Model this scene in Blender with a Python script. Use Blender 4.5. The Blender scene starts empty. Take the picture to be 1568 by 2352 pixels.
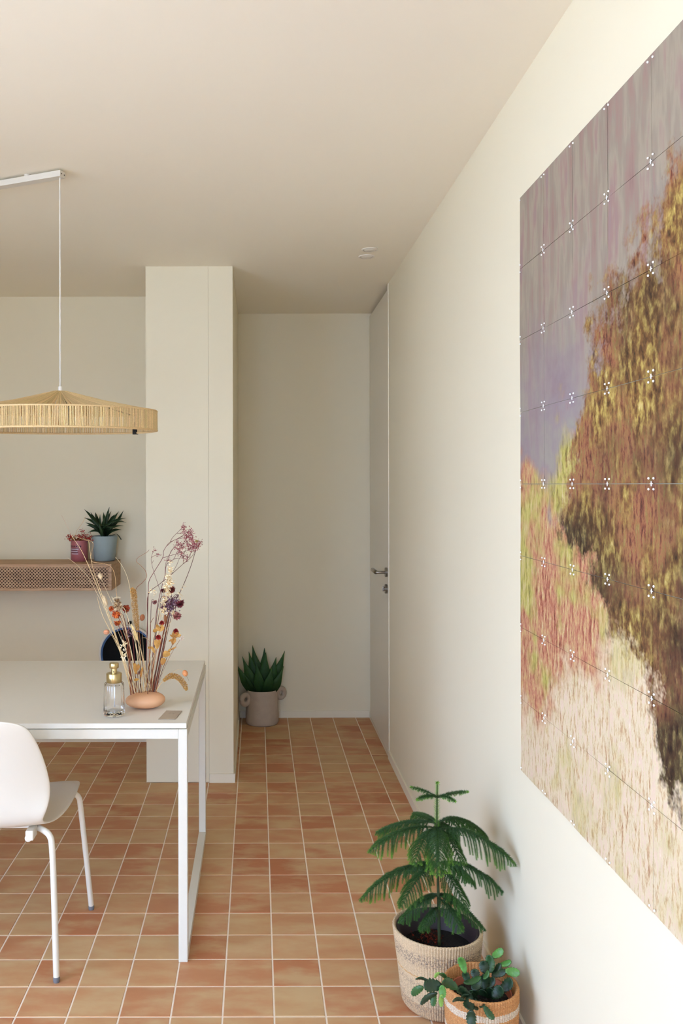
import bpy, bmesh, math, random
from mathutils import Vector, Matrix
PI = math.pi
S = bpy.context.scene
COL = S.collection
rnd = random.Random(7)

# ------------------------------------------------------------------ camera
F = 1965.0                 # focal length in pixels of the 1568 x 2352 frame
VX, VY = 590.5, 1113.0     # vanishing point of the room's depth lines
CH = 1.5                   # camera height
cam_d = bpy.data.cameras.new('camera'); cam = bpy.data.objects.new('camera', cam_d); COL.objects.link(cam)
cam.location = (0, 0, CH); cam.rotation_euler = (PI/2, math.radians(0.12), 0)
cam_d.sensor_fit = 'VERTICAL'; cam_d.sensor_height = 36; cam_d.lens = F*36/2352
cam_d.shift_x = (784-VX)/2352; cam_d.shift_y = (VY-1176)/2352
cam_d.clip_start = 0.05
S.camera = cam
def at(px, py, Y):         # the point that a pixel's ray meets at depth Y
    return Vector(((px-VX)*Y/F, Y, CH-(py-VY)*Y/F))
def onz(px, py, z):        # the point that a pixel's ray meets at height z
    return at(px, py, (CH-z)*F/(py-VY))

# ------------------------------------------------------------------ world, light, exposure
W = bpy.data.worlds.new('world'); S.world = W; W.use_nodes = True
bg = W.node_tree.nodes['Background']
bg.inputs[0].default_value = (0.65, 0.83, 1.27, 1); bg.inputs[1].default_value = 6.0
sun_d = bpy.data.lights.new('bounce_sun', 'SUN'); sun_d.energy = 12; sun_d.angle = math.radians(1.0); sun_d.color = (1.0, 0.985, 0.96)
bounce_sun = bpy.data.objects.new('bounce_sun', sun_d); COL.objects.link(bounce_sun); bounce_sun.location = (6, 4, 9)
bounce_sun.rotation_euler = Vector((-0.40, -0.30, -0.87)).to_track_quat('-Z', 'Y').to_euler()      # added behind the house: lights the terrace only, its bounce brightens the ceiling
S.view_settings.view_transform = 'Standard'; S.view_settings.look = 'None'
S.view_settings.gamma = 1.0; S.view_settings.use_curve_mapping = False
S.view_settings.exposure = 0.88
S.cycles.use_denoising = True
S.cycles.max_bounces = 14; S.cycles.diffuse_bounces = 9; S.cycles.glossy_bounces = 4
S.cycles.transmission_bounces = 12; S.cycles.transparent_max_bounces = 12
S.cycles.sample_clamp_indirect = 6
WIN_L = (-1.2, 1.65, 0.05, 2.45)      # window in the left wall: y0 y1 z0 z1
WIN_R = (-1.1, 0.2, 0.05, 2.45)       # window in the wall behind the camera: x0 x1 z0 z1
XL, YR, ZC, XW, YB, YA = -2.35, -1.8, 2.6, 0.72, 5.51, 5.0
def portal(name, loc, rot, sx, sy):
    l = bpy.data.lights.new(name, 'AREA'); l.shape = 'RECTANGLE'; l.size = sx; l.size_y = sy
    l.cycles.is_portal = True
    o = bpy.data.objects.new(name, l); COL.objects.link(o); o.location = loc; o.rotation_euler = rot
portal('window_daylight_portal', (XL-0.13, (WIN_L[0]+WIN_L[1])/2, (WIN_L[2]+WIN_L[3])/2), (0, -PI/2, 0), WIN_L[3]-WIN_L[2], WIN_L[1]-WIN_L[0])
portal('window_daylight_portal', ((WIN_R[0]+WIN_R[1])/2, YR-0.13, (WIN_R[2]+WIN_R[3])/2), (PI/2, 0, 0), WIN_R[1]-WIN_R[0], WIN_R[3]-WIN_R[2])

# ------------------------------------------------------------------ helpers
def s2l(c):
    c /= 255.0
    return c/12.92 if c <= 0.04045 else ((c+0.055)/1.055)**2.4
def rgb(r, g, b): return (s2l(r), s2l(g), s2l(b), 1)

class MB:
    """collects vertices and faces in world coordinates"""
    def __init__(s): s.v = []; s.f = []; s.c = []
    def add(s, vs, fs, c=None):
        o = len(s.v); s.v.extend([tuple(p) for p in vs]); s.f.extend([tuple(i+o for i in f) for f in fs])
        if c is not None: s.c.extend(c if isinstance(c, list) else [c]*len(vs))
        return s
    def box(s, x0, x1, y0, y1, z0, z1):
        vs = [(x, y, z) for z in (z0, z1) for y in (y0, y1) for x in (x0, x1)]
        return s.add(vs, [(0,2,3,1), (4,5,7,6), (0,1,5,4), (2,6,7,3), (0,4,6,2), (1,3,7,5)])
    def tube(s, pts, r, n=8, cap=True, c=None):
        pts = [Vector(p) for p in pts]; m = len(pts)
        rs = r if isinstance(r, (list, tuple)) else [r]*m
        vs = []; fs = []
        up = Vector((0.13, 0.21, 0.97))
        t0 = (pts[1]-pts[0]).normalized()
        if abs(t0.dot(up)) > 0.95: up = Vector((0.9, 0.3, 0.1))
        a = (up - t0*up.dot(t0)).normalized()
        for i, p in enumerate(pts):
            t = (pts[min(i+1, m-1)]-pts[max(i-1, 0)]).normalized()
            a = (a - t*a.dot(t))
            a = a.normalized() if a.length > 1e-6 else t.orthogonal().normalized()
            b = t.cross(a)
            for k in range(n):
                th = 2*PI*k/n
                vs.append(p + (a*math.cos(th)+b*math.sin(th))*rs[i])
        for i in range(m-1):
            for k in range(n):
                k2 = (k+1) % n
                fs.append((i*n+k, i*n+k2, (i+1)*n+k2, (i+1)*n+k))
        if cap:
            fs.append(tuple(range(n-1, -1, -1))); fs.append(tuple((m-1)*n+k for k in range(n)))
        return s.add(vs, fs, c)
    def lathe(s, prof, cx, cy, n=32, cap0=False, cap1=False, flute=None):
        """prof: list of (radius, z)"""
        vs = []; fs = []
        for (r, z) in prof:
            for k in range(n):
                th = 2*PI*k/n; q = r*(1+(flute(th, z) if flute else 0))
                vs.append((cx+q*math.cos(th), cy+q*math.sin(th), z))
        m = len(prof)
        for i in range(m-1):
            for k in range(n):
                k2 = (k+1) % n
                fs.append((i*n+k, i*n+k2, (i+1)*n+k2, (i+1)*n+k))
        if cap0: fs.append(tuple(range(n-1, -1, -1)))
        if cap1: fs.append(tuple((m-1)*n+k for k in range(n)))
        return s.add(vs, fs)
    def ellipsoid(s, c, rx, ry, rz, nu=14, nv=8, rot=None, col=None):
        c = Vector(c); vs = []; fs = []
        for i in range(nv+1):
            ph = PI*i/nv
            for k in range(nu):
                th = 2*PI*k/nu
                p = Vector((rx*math.sin(ph)*math.cos(th), ry*math.sin(ph)*math.sin(th), -rz*math.cos(ph)))
                if rot: p = rot @ p
                vs.append(c+p)
        for i in range(nv):
            for k in range(nu):
                k2 = (k+1) % nu
                fs.append((i*nu+k, i*nu+k2, (i+1)*nu+k2, (i+1)*nu+k))
        return s.add(vs, fs, col)

ORG = {}   # world origin of every object made here
def link(o, parent, origin):
    COL.objects.link(o)
    ORG[o.name] = Vector(origin)
    if parent is not None:
        o.parent = parent; o.location = Vector(origin)-ORG[parent.name]
    else:
        o.location = origin
    return o
def obj(name, mb, mat, parent=None, smooth=False, origin=None, kind=None, bevel=0, auto=None):
    if origin is None:
        if parent is not None: origin = ORG[parent.name]
        else:
            xs = [p[0] for p in mb.v]; ys = [p[1] for p in mb.v]; zs = [p[2] for p in mb.v]
            origin = ((min(xs)+max(xs))/2, (min(ys)+max(ys))/2, min(zs))
    og = Vector(origin)
    me = bpy.data.meshes.new(name)
    me.from_pydata([tuple(Vector(p)-og) for p in mb.v], [], mb.f)
    if mb.c and len(mb.c) == len(mb.v):
        ca = me.color_attributes.new('tint', 'FLOAT_COLOR', 'POINT')
        ca.data.foreach_set('color', [x for c in mb.c for x in (c[0], c[1], c[2], 1.0)])
    bm = bmesh.new(); bm.from_mesh(me)
    bmesh.ops.remove_doubles(bm, verts=bm.verts, dist=1e-6) if not mb.c else None
    bmesh.ops.recalc_face_normals(bm, faces=bm.faces)
    bm.to_mesh(me); bm.free()
    me.materials.append(mat)
    if smooth:
        me.polygons.foreach_set('use_smooth', [True]*len(me.polygons))
        if auto:
            me.set_sharp_from_angle(angle=math.radians(auto))
    o = bpy.data.objects.new(name, me)
    link(o, parent, origin)
    if bevel:
        b = o.modifiers.new('bevel', 'BEVEL'); b.width = bevel; b.segments = 2; b.limit_method = 'ANGLE'
    if kind: o['kind'] = kind
    return o
def tag(o, label, cat=None, group=None, kind=None):
    o['label'] = label
    if cat: o['category'] = cat
    if group: o['group'] = group
    if kind: o['kind'] = kind
    return o
def thing(name, loc, label, cat, group=None, kind=None):
    o = bpy.data.objects.new(name, None); o.empty_display_size = 0.05
    link(o, None, loc)
    return tag(o, label, cat, group, kind)
def spline(pts, n=8):
    """Catmull-Rom through the points"""
    P = [Vector(p) for p in pts]
    if len(P) < 3: return [P[0].lerp(P[-1], i/n) for i in range(n+1)]
    P = [P[0]*2-P[1]] + P + [P[-1]*2-P[-2]]
    out = []
    for i in range(1, len(P)-2):
        p0, p1, p2, p3 = P[i-1:i+3]
        for k in range(n):
            t = k/n
            out.append(0.5*((2*p1)+(p2-p0)*t+(2*p0-5*p1+4*p2-p3)*t*t+(3*p1-p0-3*p2+p3)*t**3))
    out.append(P[-2].copy())
    return out

# ------------------------------------------------------------------ materials
class NT:
    def __init__(s, name):
        s.m = bpy.data.materials.new(name); s.m.use_nodes = True
        s.t = s.m.node_tree; s.N = s.t.nodes; s.L = s.t.links
        s.p = s.N['Principled BSDF']; s.out = s.N['Material Output']
    def n(s, typ, **kw):
        nd = s.N.new(typ)
        for k, v in kw.items():
            if k.startswith('i_'):
                key = k[2:]
                nd.inputs[int(key) if key.isdigit() else key.replace('_', ' ')].default_value = v
            else: setattr(nd, k, v)
        return nd
    def l(s, a, b): s.L.new(a, b)
    def math(s, op, a, b=0.0, clamp=False):
        nd = s.N.new('ShaderNodeMath'); nd.operation = op; nd.use_clamp = clamp
        for i, v in enumerate((a, b)):
            if hasattr(v, 'links'): s.l(v, nd.inputs[i])
            else: nd.inputs[i].default_value = v
        return nd.outputs[0]
    def mix(s, f, a, b, blend='MIX'):
        nd = s.N.new('ShaderNodeMix'); nd.data_type = 'RGBA'; nd.blend_type = blend
        for i, v in ((0, f), (6, a), (7, b)):
            if hasattr(v, 'links'): s.l(v, nd.inputs[i])
            else: nd.inputs[i].default_value = v
        return nd.outputs[2]
    def ramp(s, f, stops, interp='LINEAR'):
        nd = s.N.new('ShaderNodeValToRGB'); cr = nd.color_ramp; cr.interpolation = interp
        while len(cr.elements) < len(stops): cr.elements.new(0.5)
        for e, (p, c) in zip(cr.elements, stops): e.position = p; e.color = c
        s.l(f, nd.inputs[0]); return nd.outputs[0]
    def noise(s, vec, scale, detail=2, rough=0.5):
        nd = s.n('ShaderNodeTexNoise'); nd.inputs['Scale'].default_value = scale
        nd.inputs['Detail'].default_value = detail; nd.inputs['Roughness'].default_value = rough
        if vec is not None: s.l(vec, nd.inputs['Vector'])
        return nd.outputs['Fac']
    def mapv(s, vec, sc=(1, 1, 1), loc=(0, 0, 0), rot=(0, 0, 0)):
        nd = s.n('ShaderNodeMapping'); s.l(vec, nd.inputs[0])
        nd.inputs['Scale'].default_value = sc; nd.inputs['Location'].default_value = loc; nd.inputs['Rotation'].default_value = rot
        return nd.outputs[0]
    def bump(s, h, strength, dist=0.002):
        nd = s.n('ShaderNodeBump'); nd.inputs['Strength'].default_value = strength; nd.inputs['Distance'].default_value = dist
        s.l(h, nd.inputs['Height']); s.l(nd.outputs[0], s.p.inputs['Normal'])
    def pos(s): return s.n('ShaderNodeNewGeometry').outputs['Position']
    def objc(s): return s.n('ShaderNodeTexCoord').outputs['Object']
def simple(name, c, rough=0.5, metal=0, var=0.0, vscale=20, bump=0, bscale=200, spec=0.5, dist=0.001, stretch=(1, 1, 1)):
    t = NT(name); t.p.inputs['Roughness'].default_value = rough; t.p.inputs['Metallic'].default_value = metal
    t.p.inputs['Specular IOR Level'].default_value = spec
    v = t.mapv(t.pos(), stretch)
    f = t.noise(v, vscale, 3)
    a = tuple(max(0, x*(1-var)) for x in c[:3])+(1,); b = tuple(min(1, x*(1+var)) for x in c[:3])+(1,)
    t.l(t.mix(f, a, b), t.p.inputs['Base Color'])
    if bump: t.bump(t.noise(v, bscale, 3), bump, dist)
    return t.m
M = {}
M['wall'] = simple('wall_paint', (0.74, 0.675, 0.51, 1), 0.75, var=0.012, vscale=3, bump=0.06, bscale=120, spec=0.25)
M['ceil'] = simple('ceiling_paint', (0.83, 0.775, 0.65, 1), 0.85, var=0.01, vscale=2, bump=0.04, bscale=120, spec=0.2)
M['trim'] = simple('trim_paint', (0.755, 0.695, 0.555, 1), 0.45, var=0.01, spec=0.4)
M['door'] = simple('door_paint', (0.71, 0.655, 0.53, 1), 0.38, var=0.01, spec=0.45)
M['gap'] = simple('gap_shade_and_screw', (0.05, 0.04, 0.03, 1), 0.9, var=0.1)  # dark paint for the shade in door gaps and spout hole, and for screws
M['steel'] = simple('brushed_nickel', (0.30, 0.27, 0.235, 1), 0.30, 1, var=0.05, vscale=80)
M['table_top'] = simple('white_laminate', (0.74, 0.705, 0.62, 1), 0.42, var=0.015, vscale=40, bump=0.03, bscale=500)
M['table_metal'] = simple('white_powder_coat', (0.65, 0.62, 0.53, 1), 0.4, var=0.01, bump=0.03, bscale=900)
M['plastic'] = simple('white_plastic', (0.665, 0.62, 0.525, 1), 0.38, var=0.01)
M['chair_metal'] = simple('white_chair_steel', (0.70, 0.66, 0.565, 1), 0.35, var=0.01)
M['foot'] = simple('grey_rubber', (0.16, 0.16, 0.17, 1), 0.6, var=0.1)
M['white'] = simple('white_enamel', (0.74, 0.70, 0.62, 1), 0.4, var=0.01)
M['frame_paint'] = simple('window_frame_paint', (0.7, 0.7, 0.68, 1), 0.4, var=0.02)
M['ground'] = simple('terrace_paving', (0.60, 0.585, 0.56, 1), 0.85, var=0.15, vscale=2, bump=0.2, bscale=30)
M['grout'] = simple('grout', rgb(238, 224, 206), 0.9, var=0.08, vscale=60, bump=0.2, bscale=400)

def m_tile():
    t = NT('terracotta_tile'); p = t.pos()
    sep = t.n('ShaderNodeSeparateXYZ'); t.l(p, sep.inputs[0])
    ix = t.math('FLOOR', t.math('DIVIDE', t.math('SUBTRACT', sep.outputs[0], TX0), TP))
    iy = t.math('FLOOR', t.math('DIVIDE', t.math('SUBTRACT', sep.outputs[1], TY0), TP))
    cb = t.n('ShaderNodeCombineXYZ'); t.l(ix, cb.inputs[0]); t.l(iy, cb.inputs[1])
    wn = t.n('ShaderNodeTexWhiteNoise', noise_dimensions='2D'); t.l(cb.outputs[0], wn.inputs['Vector'])
    base = t.ramp(wn.outputs['Value'], [(0.0, rgb(178, 115, 80)), (0.16, rgb(186, 126, 90)), (0.34, rgb(191, 138, 102)),
        (0.52, rgb(195, 148, 109)), (0.70, rgb(196, 155, 115)), (0.86, rgb(195, 159, 120)), (1.0, rgb(189, 133, 98))])
    # cloudy sandy wash, drifting along x, shifted for every tile
    off = t.n('ShaderNodeVectorMath', operation='SCALE'); t.l(wn.outputs['Color'], off.inputs[0]); off.inputs[3].default_value = 37.0
    ad = t.n('ShaderNodeVectorMath', operation='ADD'); t.l(t.mapv(p, (6, 13, 6)), ad.inputs[0]); t.l(off.outputs[0], ad.inputs[1])
    cl = t.noise(ad.outputs[0], 1.0, 4, 0.55)
    f1 = t.ramp(cl, [(0.44, (0, 0, 0, 1)), (0.66, (1, 1, 1, 1))])
    c1 = t.mix(t.math('MULTIPLY', f1, 0.75), base, rgb(203, 175, 136))
    f2 = t.ramp(cl, [(0.26, (1, 1, 1, 1)), (0.44, (0, 0, 0, 1))])
    c2 = t.mix(t.math('MULTIPLY', f2, 0.5), c1, rgb(181, 118, 83))
    fine = t.noise(p, 190, 3)
    c3 = t.mix(t.ramp(fine, [(0.66, (0, 0, 0, 1)), (0.78, (0.5, 0.5, 0.5, 1))]), c2, rgb(196, 172, 144))
    c3 = t.mix(1.0, c3, (0.95, 0.92, 0.83, 1), 'MULTIPLY')
    t.l(c3, t.p.inputs['Base Color'])
    t.p.inputs['Specular IOR Level'].default_value = 0.35
    t.l(t.ramp(cl, [(0.3, (0.50,)*3+(1,)), (0.7, (0.64,)*3+(1,))]), t.p.inputs['Roughness'])
    t.bump(t.noise(p, 30, 4), 0.12, 0.002)
    return t.m
TP = 0.1460; TX0 = 0.0448; TY0 = 2.4120      # tile pitch and one joint line each way
M['tile'] = m_tile()

def m_wood():
    t = NT('pale_oak'); v = t.mapv(t.pos(), (2.5, 30, 30))
    f = t.noise(v, 2.2, 5, 0.6)
    c = t.ramp(f, [(0.3, rgb(150, 116, 84)), (0.5, rgb(178, 142, 106)), (0.7, rgb(190, 156, 120))])
    t.l(c, t.p.inputs['Base Color']); t.p.inputs['Roughness'].default_value = 0.55
    t.bump(f, 0.08, 0.001); return t.m
M['wood'] = m_wood()
M['inside'] = simple('shelf_interior_shade', rgb(62, 40, 26), 0.8, var=0.1)  # shade inside the shelf box, put into a dark brown

def m_tint(name, rough=0.6, spec=0.4, var=0.12, vscale=150, sub=0.0):
    t = NT(name); a = t.n('ShaderNodeVertexColor'); a.layer_name = 'tint'
    f = t.noise(t.pos(), vscale, 2)
    g = t.ramp(f, [(0.3, (1-var,)*3+(1,)), (0.7, (1+var,)*3+(1,))])
    t.l(t.mix(1.0, a.outputs[0], g, 'MULTIPLY'), t.p.inputs['Base Color'])
    t.p.inputs['Roughness'].default_value = rough; t.p.inputs['Specular IOR Level'].default_value = spec
    return t.m
M['tint'] = m_tint('dried_plant', 0.75, 0.25)
M['needle'] = m_tint('conifer_needles', 0.5, 0.4)

# ================================================================== the setting
def struct(name, mb, mat, label, cat, bevel=0):
    o = obj(name, mb, mat, origin=(0, 0, 0), bevel=bevel); return tag(o, label, cat, kind='structure')
XP0, XPS, XP1, YP = -0.560, -0.245, -0.122, 4.31        # partition: left, seam, right, front
T = 0.15
floor = struct('floor', MB().box(XL-T, XW+T, YR-T, YB+T, -0.12, -0.0016), M['grout'], 'floor of square terracotta tiles with pale joints', 'floor')
struct('ceiling', MB().box(XL-T, XW+T, YR-T, YB+T, ZC, ZC+0.15), M['ceil'], 'plain off-white plastered ceiling', 'ceiling')
YD = 4.70                                                # door jamb
struct('wall_right', MB().box(XW, XW+T, YR-T, YD-0.012, -0.1, ZC+0.05), M['wall'], 'long white wall on the right carrying the picture', 'wall')
struct('wall_back', MB().box(XP1-0.3, XW+T, YB, YB+T, -0.1, ZC+0.05), M['wall'], 'shaded off-white end wall of the passage', 'wall')
struct('wall_alcove', MB().box(XL-T, XPS+0.02, YA, YA+T, -0.1, ZC+0.05), M['wall'], 'off-white wall behind the wooden shelf', 'wall')
struct('wall_partition', MB().box(XPS+0.0004, XP1, YP, YB+0.05, -0.1, ZC+0.05), M['wall'], 'narrow white wall end beside the passage', 'wall')
struct('wall_panel', MB().box(XP0, XPS-0.0004, YP, YA+0.05, 0.002, ZC+0.05), M['wall'], 'flush full-height white panel beside the wall end, without baseboard', 'wall panel')
def wall_with_hole(name, axis, lo, hi, z0, z1, hole, label):
    h0, h1, w0, w1 = hole; mb = MB()
    for a0, a1, b0, b1 in ((lo, h0, z0, z1), (h1, hi, z0, z1), (h0, h1, z0, w0), (h0, h1, w1, z1)):
        if axis == 'y': mb.box(XL-T, XL, a0, a1, b0, b1)
        else: mb.box(a0, a1, YR-T, YR, b0, b1)
    struct(name, mb, M['wall'], label, 'wall')
wall_with_hole('wall_left', 'y', YR-T, YA+T, -0.1, ZC+0.05, WIN_L, 'white wall with a tall window on the left')
wall_with_hole('wall_front', 'x', XL-T, XW+T, -0.1, ZC+0.05, WIN_R, 'white wall with a wide window behind the viewer')
# baseboards
BH = 0.045
struct('baseboard_back', MB().box(XP1+0.008, XW-0.001, YB-0.008, YB+0.01, -0.002, BH), M['trim'], 'low white baseboard along the end wall', 'baseboard', 0.002)
struct('baseboard_right', MB().box(XW-0.008, XW+0.01, YR, YD-0.014, -0.002, BH), M['trim'], 'low white baseboard along the right wall', 'baseboard', 0.002)
mb = MB().box(XPS+0.002, XP1+0.008, YP-0.008, YP+0.01, -0.002, BH).box(XP1-0.01, XP1+0.008, YP+0.01, YB-0.01, -0.002, BH)
struct('baseboard_partition', mb, M['trim'], 'low white baseboard round the wall end', 'baseboard', 0.0015)
struct('baseboard_alcove', MB().box(XL, XP0-0.001, YA-0.008, YA+0.01, -0.002, BH), M['trim'], 'low white baseboard under the wooden shelf', 'baseboard', 0.002)
# ground outside and windows
struct('ground', MB().box(-16, 10, -16, 12, -0.3, -0.14), M['ground'], 'paved terrace outside the windows', 'ground')
def m_pane():
    t = NT('window_glass'); tr = t.n('ShaderNodeBsdfTransparent'); gl = t.n('ShaderNodeBsdfGlossy'); gl.inputs['Roughness'].default_value = 0.02
    tr.inputs[0].default_value = (0.95, 0.97, 0.96, 1)
    mx = t.n('ShaderNodeMixShader'); mx.inputs[0].default_value = 0.05
    t.l(tr.outputs[0], mx.inputs[1]); t.l(gl.outputs[0], mx.inputs[2]); t.l(mx.outputs[0], t.out.inputs[0]); return t.m
M['pane'] = m_pane()
def window(name, axis, hole, label):
    a0, a1, z0, z1 = hole; base = XL-0.09 if axis == 'y' else YR-0.09
    loc = (base, (a0+a1)/2, z0) if axis == 'y' else ((a0+a1)/2, base, z0)
    w = thing(name, loc, label, 'window', kind='structure')
    def bx(mb, p0, p1, q0, q1, d):
        return mb.box(base-d, base+d, p0, p1, q0, q1) if axis == 'y' else mb.box(p0, p1, base-d, base+d, q0, q1)
    fr = MB(); f = 0.06
    bx(fr, a0, a1, z0, z0+f, 0.03); bx(fr, a0, a1, z1-f, z1, 0.03); bx(fr, a0, a0+f, z0+f, z1-f, 0.03); bx(fr, a1-f, a1, z0+f, z1-f, 0.03)
    m = (a0+a1)/2; bx(fr, m-0.04, m+0.04, z0+f, z1-f, 0.03)
    obj('window_frame', fr, M['frame_paint'], w)
    for p0, p1 in ((a0+f, m-0.04), (m+0.04, a1-f)):
        obj('pane', bx(MB(), p0, p1, z0+f, z1-f, 0.004), M['pane'], w)
window('window_1', 'y', WIN_L, 'tall two-pane window in the left wall')
window('window_2', 'x', WIN_R, 'wide two-pane window behind the viewer')

# the tiles: every one the picture shows is an object, the rest of the floor is one mesh
def tile_mb(x0, x1, y0, y1):
    g = 0.0024; c = 0.0012
    x0 += g; x1 -= g; y0 += g; y1 -= g
    vs = [(x0, y0, -0.006), (x1, y0, -0.006), (x1, y1, -0.006), (x0, y1, -0.006),
          (x0, y0, -c), (x1, y0, -c), (x1, y1, -c), (x0, y1, -c),
          (x0+c, y0+c, 0), (x1-c, y0+c, 0), (x1-c, y1-c, 0), (x0+c, y1-c, 0)]
    fs = [(3, 2, 1, 0), (8, 9, 10, 11)]
    for k in range(4):
        k2 = (k+1) % 4; fs += [(k, k2, k2+4, k+4), (k+4, k2+4, k2+8, k+8)]
    return vs, fs
cache = {}; rest = MB()
i0 = math.floor((XL-TX0)/TP); i1 = math.ceil((XW-TX0)/TP); j0 = math.floor((YR-TY0)/TP); j1 = math.ceil((YB-TY0)/TP)
for j in range(j0, j1):
    for i in range(i0, i1):
        x0 = max(TX0+i*TP, XL); x1 = min(TX0+(i+1)*TP, XW); y0 = max(TY0+j*TP, YR); y1 = min(TY0+(j+1)*TP, YB)
        cy = (y0+y1)/2
        if cy > YA and x0 < XP0: continue
        if cy > YP and x0 < XP1:            # clip against the partition
            if x1 <= XP0: pass
            elif x0 < XP0: x1 = XP0
            elif x1 <= XP1: continue
            else: x0 = XP1
        if y0 < YP < y1 and x1 > XP0 and x0 < XP1 and cy <= YP: pass
        if y1 > YA and x1 <= XP0: y1 = YA
        if x1-x0 < 0.012 or y1-y0 < 0.012: continue
        cx = (x0+x1)/2; cy = (y0+y1)/2
        seen = cy > 2.2
        if seen:
            pxs = [VX+x*F/cy for x in (x0, x1)]; py = VY+CH*F/y1
            seen = pxs[1] > -4 and py < 2352
        if not seen:
            vs, fs = tile_mb(x0, x1, y0, y1); rest.add(vs, fs); continue
        key = (round(x1-x0, 4), round(y1-y0, 4))
        if key not in cache:
            vs, fs = tile_mb(-key[0]/2, key[0]/2, -key[1]/2, key[1]/2)
            me = bpy.data.meshes.new('tile'); me.from_pydata(vs, [], fs); me.materials.append(M['tile']); cache[key] = me
        o = bpy.data.objects.new('tile', cache[key]); link(o, floor, (cx, cy, 0))
        o.location.z += rnd.uniform(-0.0003, 0.0003)
obj('tile_field', rest, M['tile'], floor, kind='stuff')

# ------------------------------------------------------------------ door in the right wall
d = thing('door_1', (XW, (YD+YB)/2, 0), 'flush white full-height door at the end of the right wall', 'door', kind='structure')
leaf = obj('door_leaf', MB().box(XW+0.004, XW+0.044, YD+0.006, YB-0.012, 0.010, ZC-0.022), M['door'], d)
obj('door_gap_shade', MB().box(XW+0.05, XW+T, YD-0.01, YB, -0.1, ZC+0.05), M['gap'], d)  # closes the wall behind the door; dark colour stands for gap shade
obj('door_frame', MB().box(XW-0.004, XW+0.05, YD-0.024, YD, -0.002, ZC), M['trim'], d, bevel=0.001)
# lever handle
HY, HZ = 4.778, 0.0
HZ = at(887, 1315, HY).z
def disc_x(mb, x0, x1, y, z, r, n=24):
    return mb.tube([(x1, y, z), (x0, y, z)], r, n)
hd = obj('door_handle', disc_x(MB(), XW-0.008, XW+0.006, HY, HZ, 0.026), M['steel'], leaf, smooth=True, auto=40)
hd.name = 'handle_rosette'
pts = spline([(XW-0.005, HY, HZ), (XW-0.048, HY, HZ), (XW-0.058, HY+0.012, HZ), (XW-0.060, HY+0.05, HZ+0.001), (XW-0.060, HY+0.12, HZ+0.002)], 6)
obj('lever', MB().tube(pts, [0.0085 if p.y < HY+0.008 else 0.0115 for p in pts], 14), M['steel'], leaf, smooth=True, auto=50)
LZ = at(887, 1353, HY).z
obj('lock_rosette', disc_x(MB(), XW-0.008, XW+0.006, HY, LZ, 0.026), M['steel'], leaf, smooth=True, auto=40)
mb = disc_x(MB(), XW-0.016, XW-0.006, HY, LZ, 0.011, 16).box(XW-0.022, XW-0.014, HY-0.004, HY+0.004, LZ-0.013, LZ+0.013)
obj('thumb_turn', mb, M['steel'], leaf, bevel=0.001)

# ------------------------------------------------------------------ round valves in the ceiling
for k, (px, py) in enumerate(((850, 573.5), (842.5, 589.5))):
    c = at(px, py, (ZC-CH)*F/(VY-py)); r = 0.0385
    v = thing('ceiling_valve', (c.x, c.y, ZC), ['white round ceiling valve, the one nearer the viewer', 'white round ceiling valve, the one nearer the door'][k], 'ceiling valve', 'round valves in the ceiling')
    obj('rim', MB().lathe([(r, ZC+0.001), (r, ZC-0.003), (r-0.004, ZC-0.005), (r-0.009, ZC-0.004), (r-0.010, ZC+0.001)], c.x, c.y, 32), M['white'], v, smooth=True, auto=50)
    obj('disc', MB().lathe([(0.0005, ZC-0.006), (r-0.016, ZC-0.0055), (r-0.0125, ZC-0.003), (r-0.0125, ZC+0.001)], c.x, c.y, 32, True), M['white'], v, smooth=True, auto=50)

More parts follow.
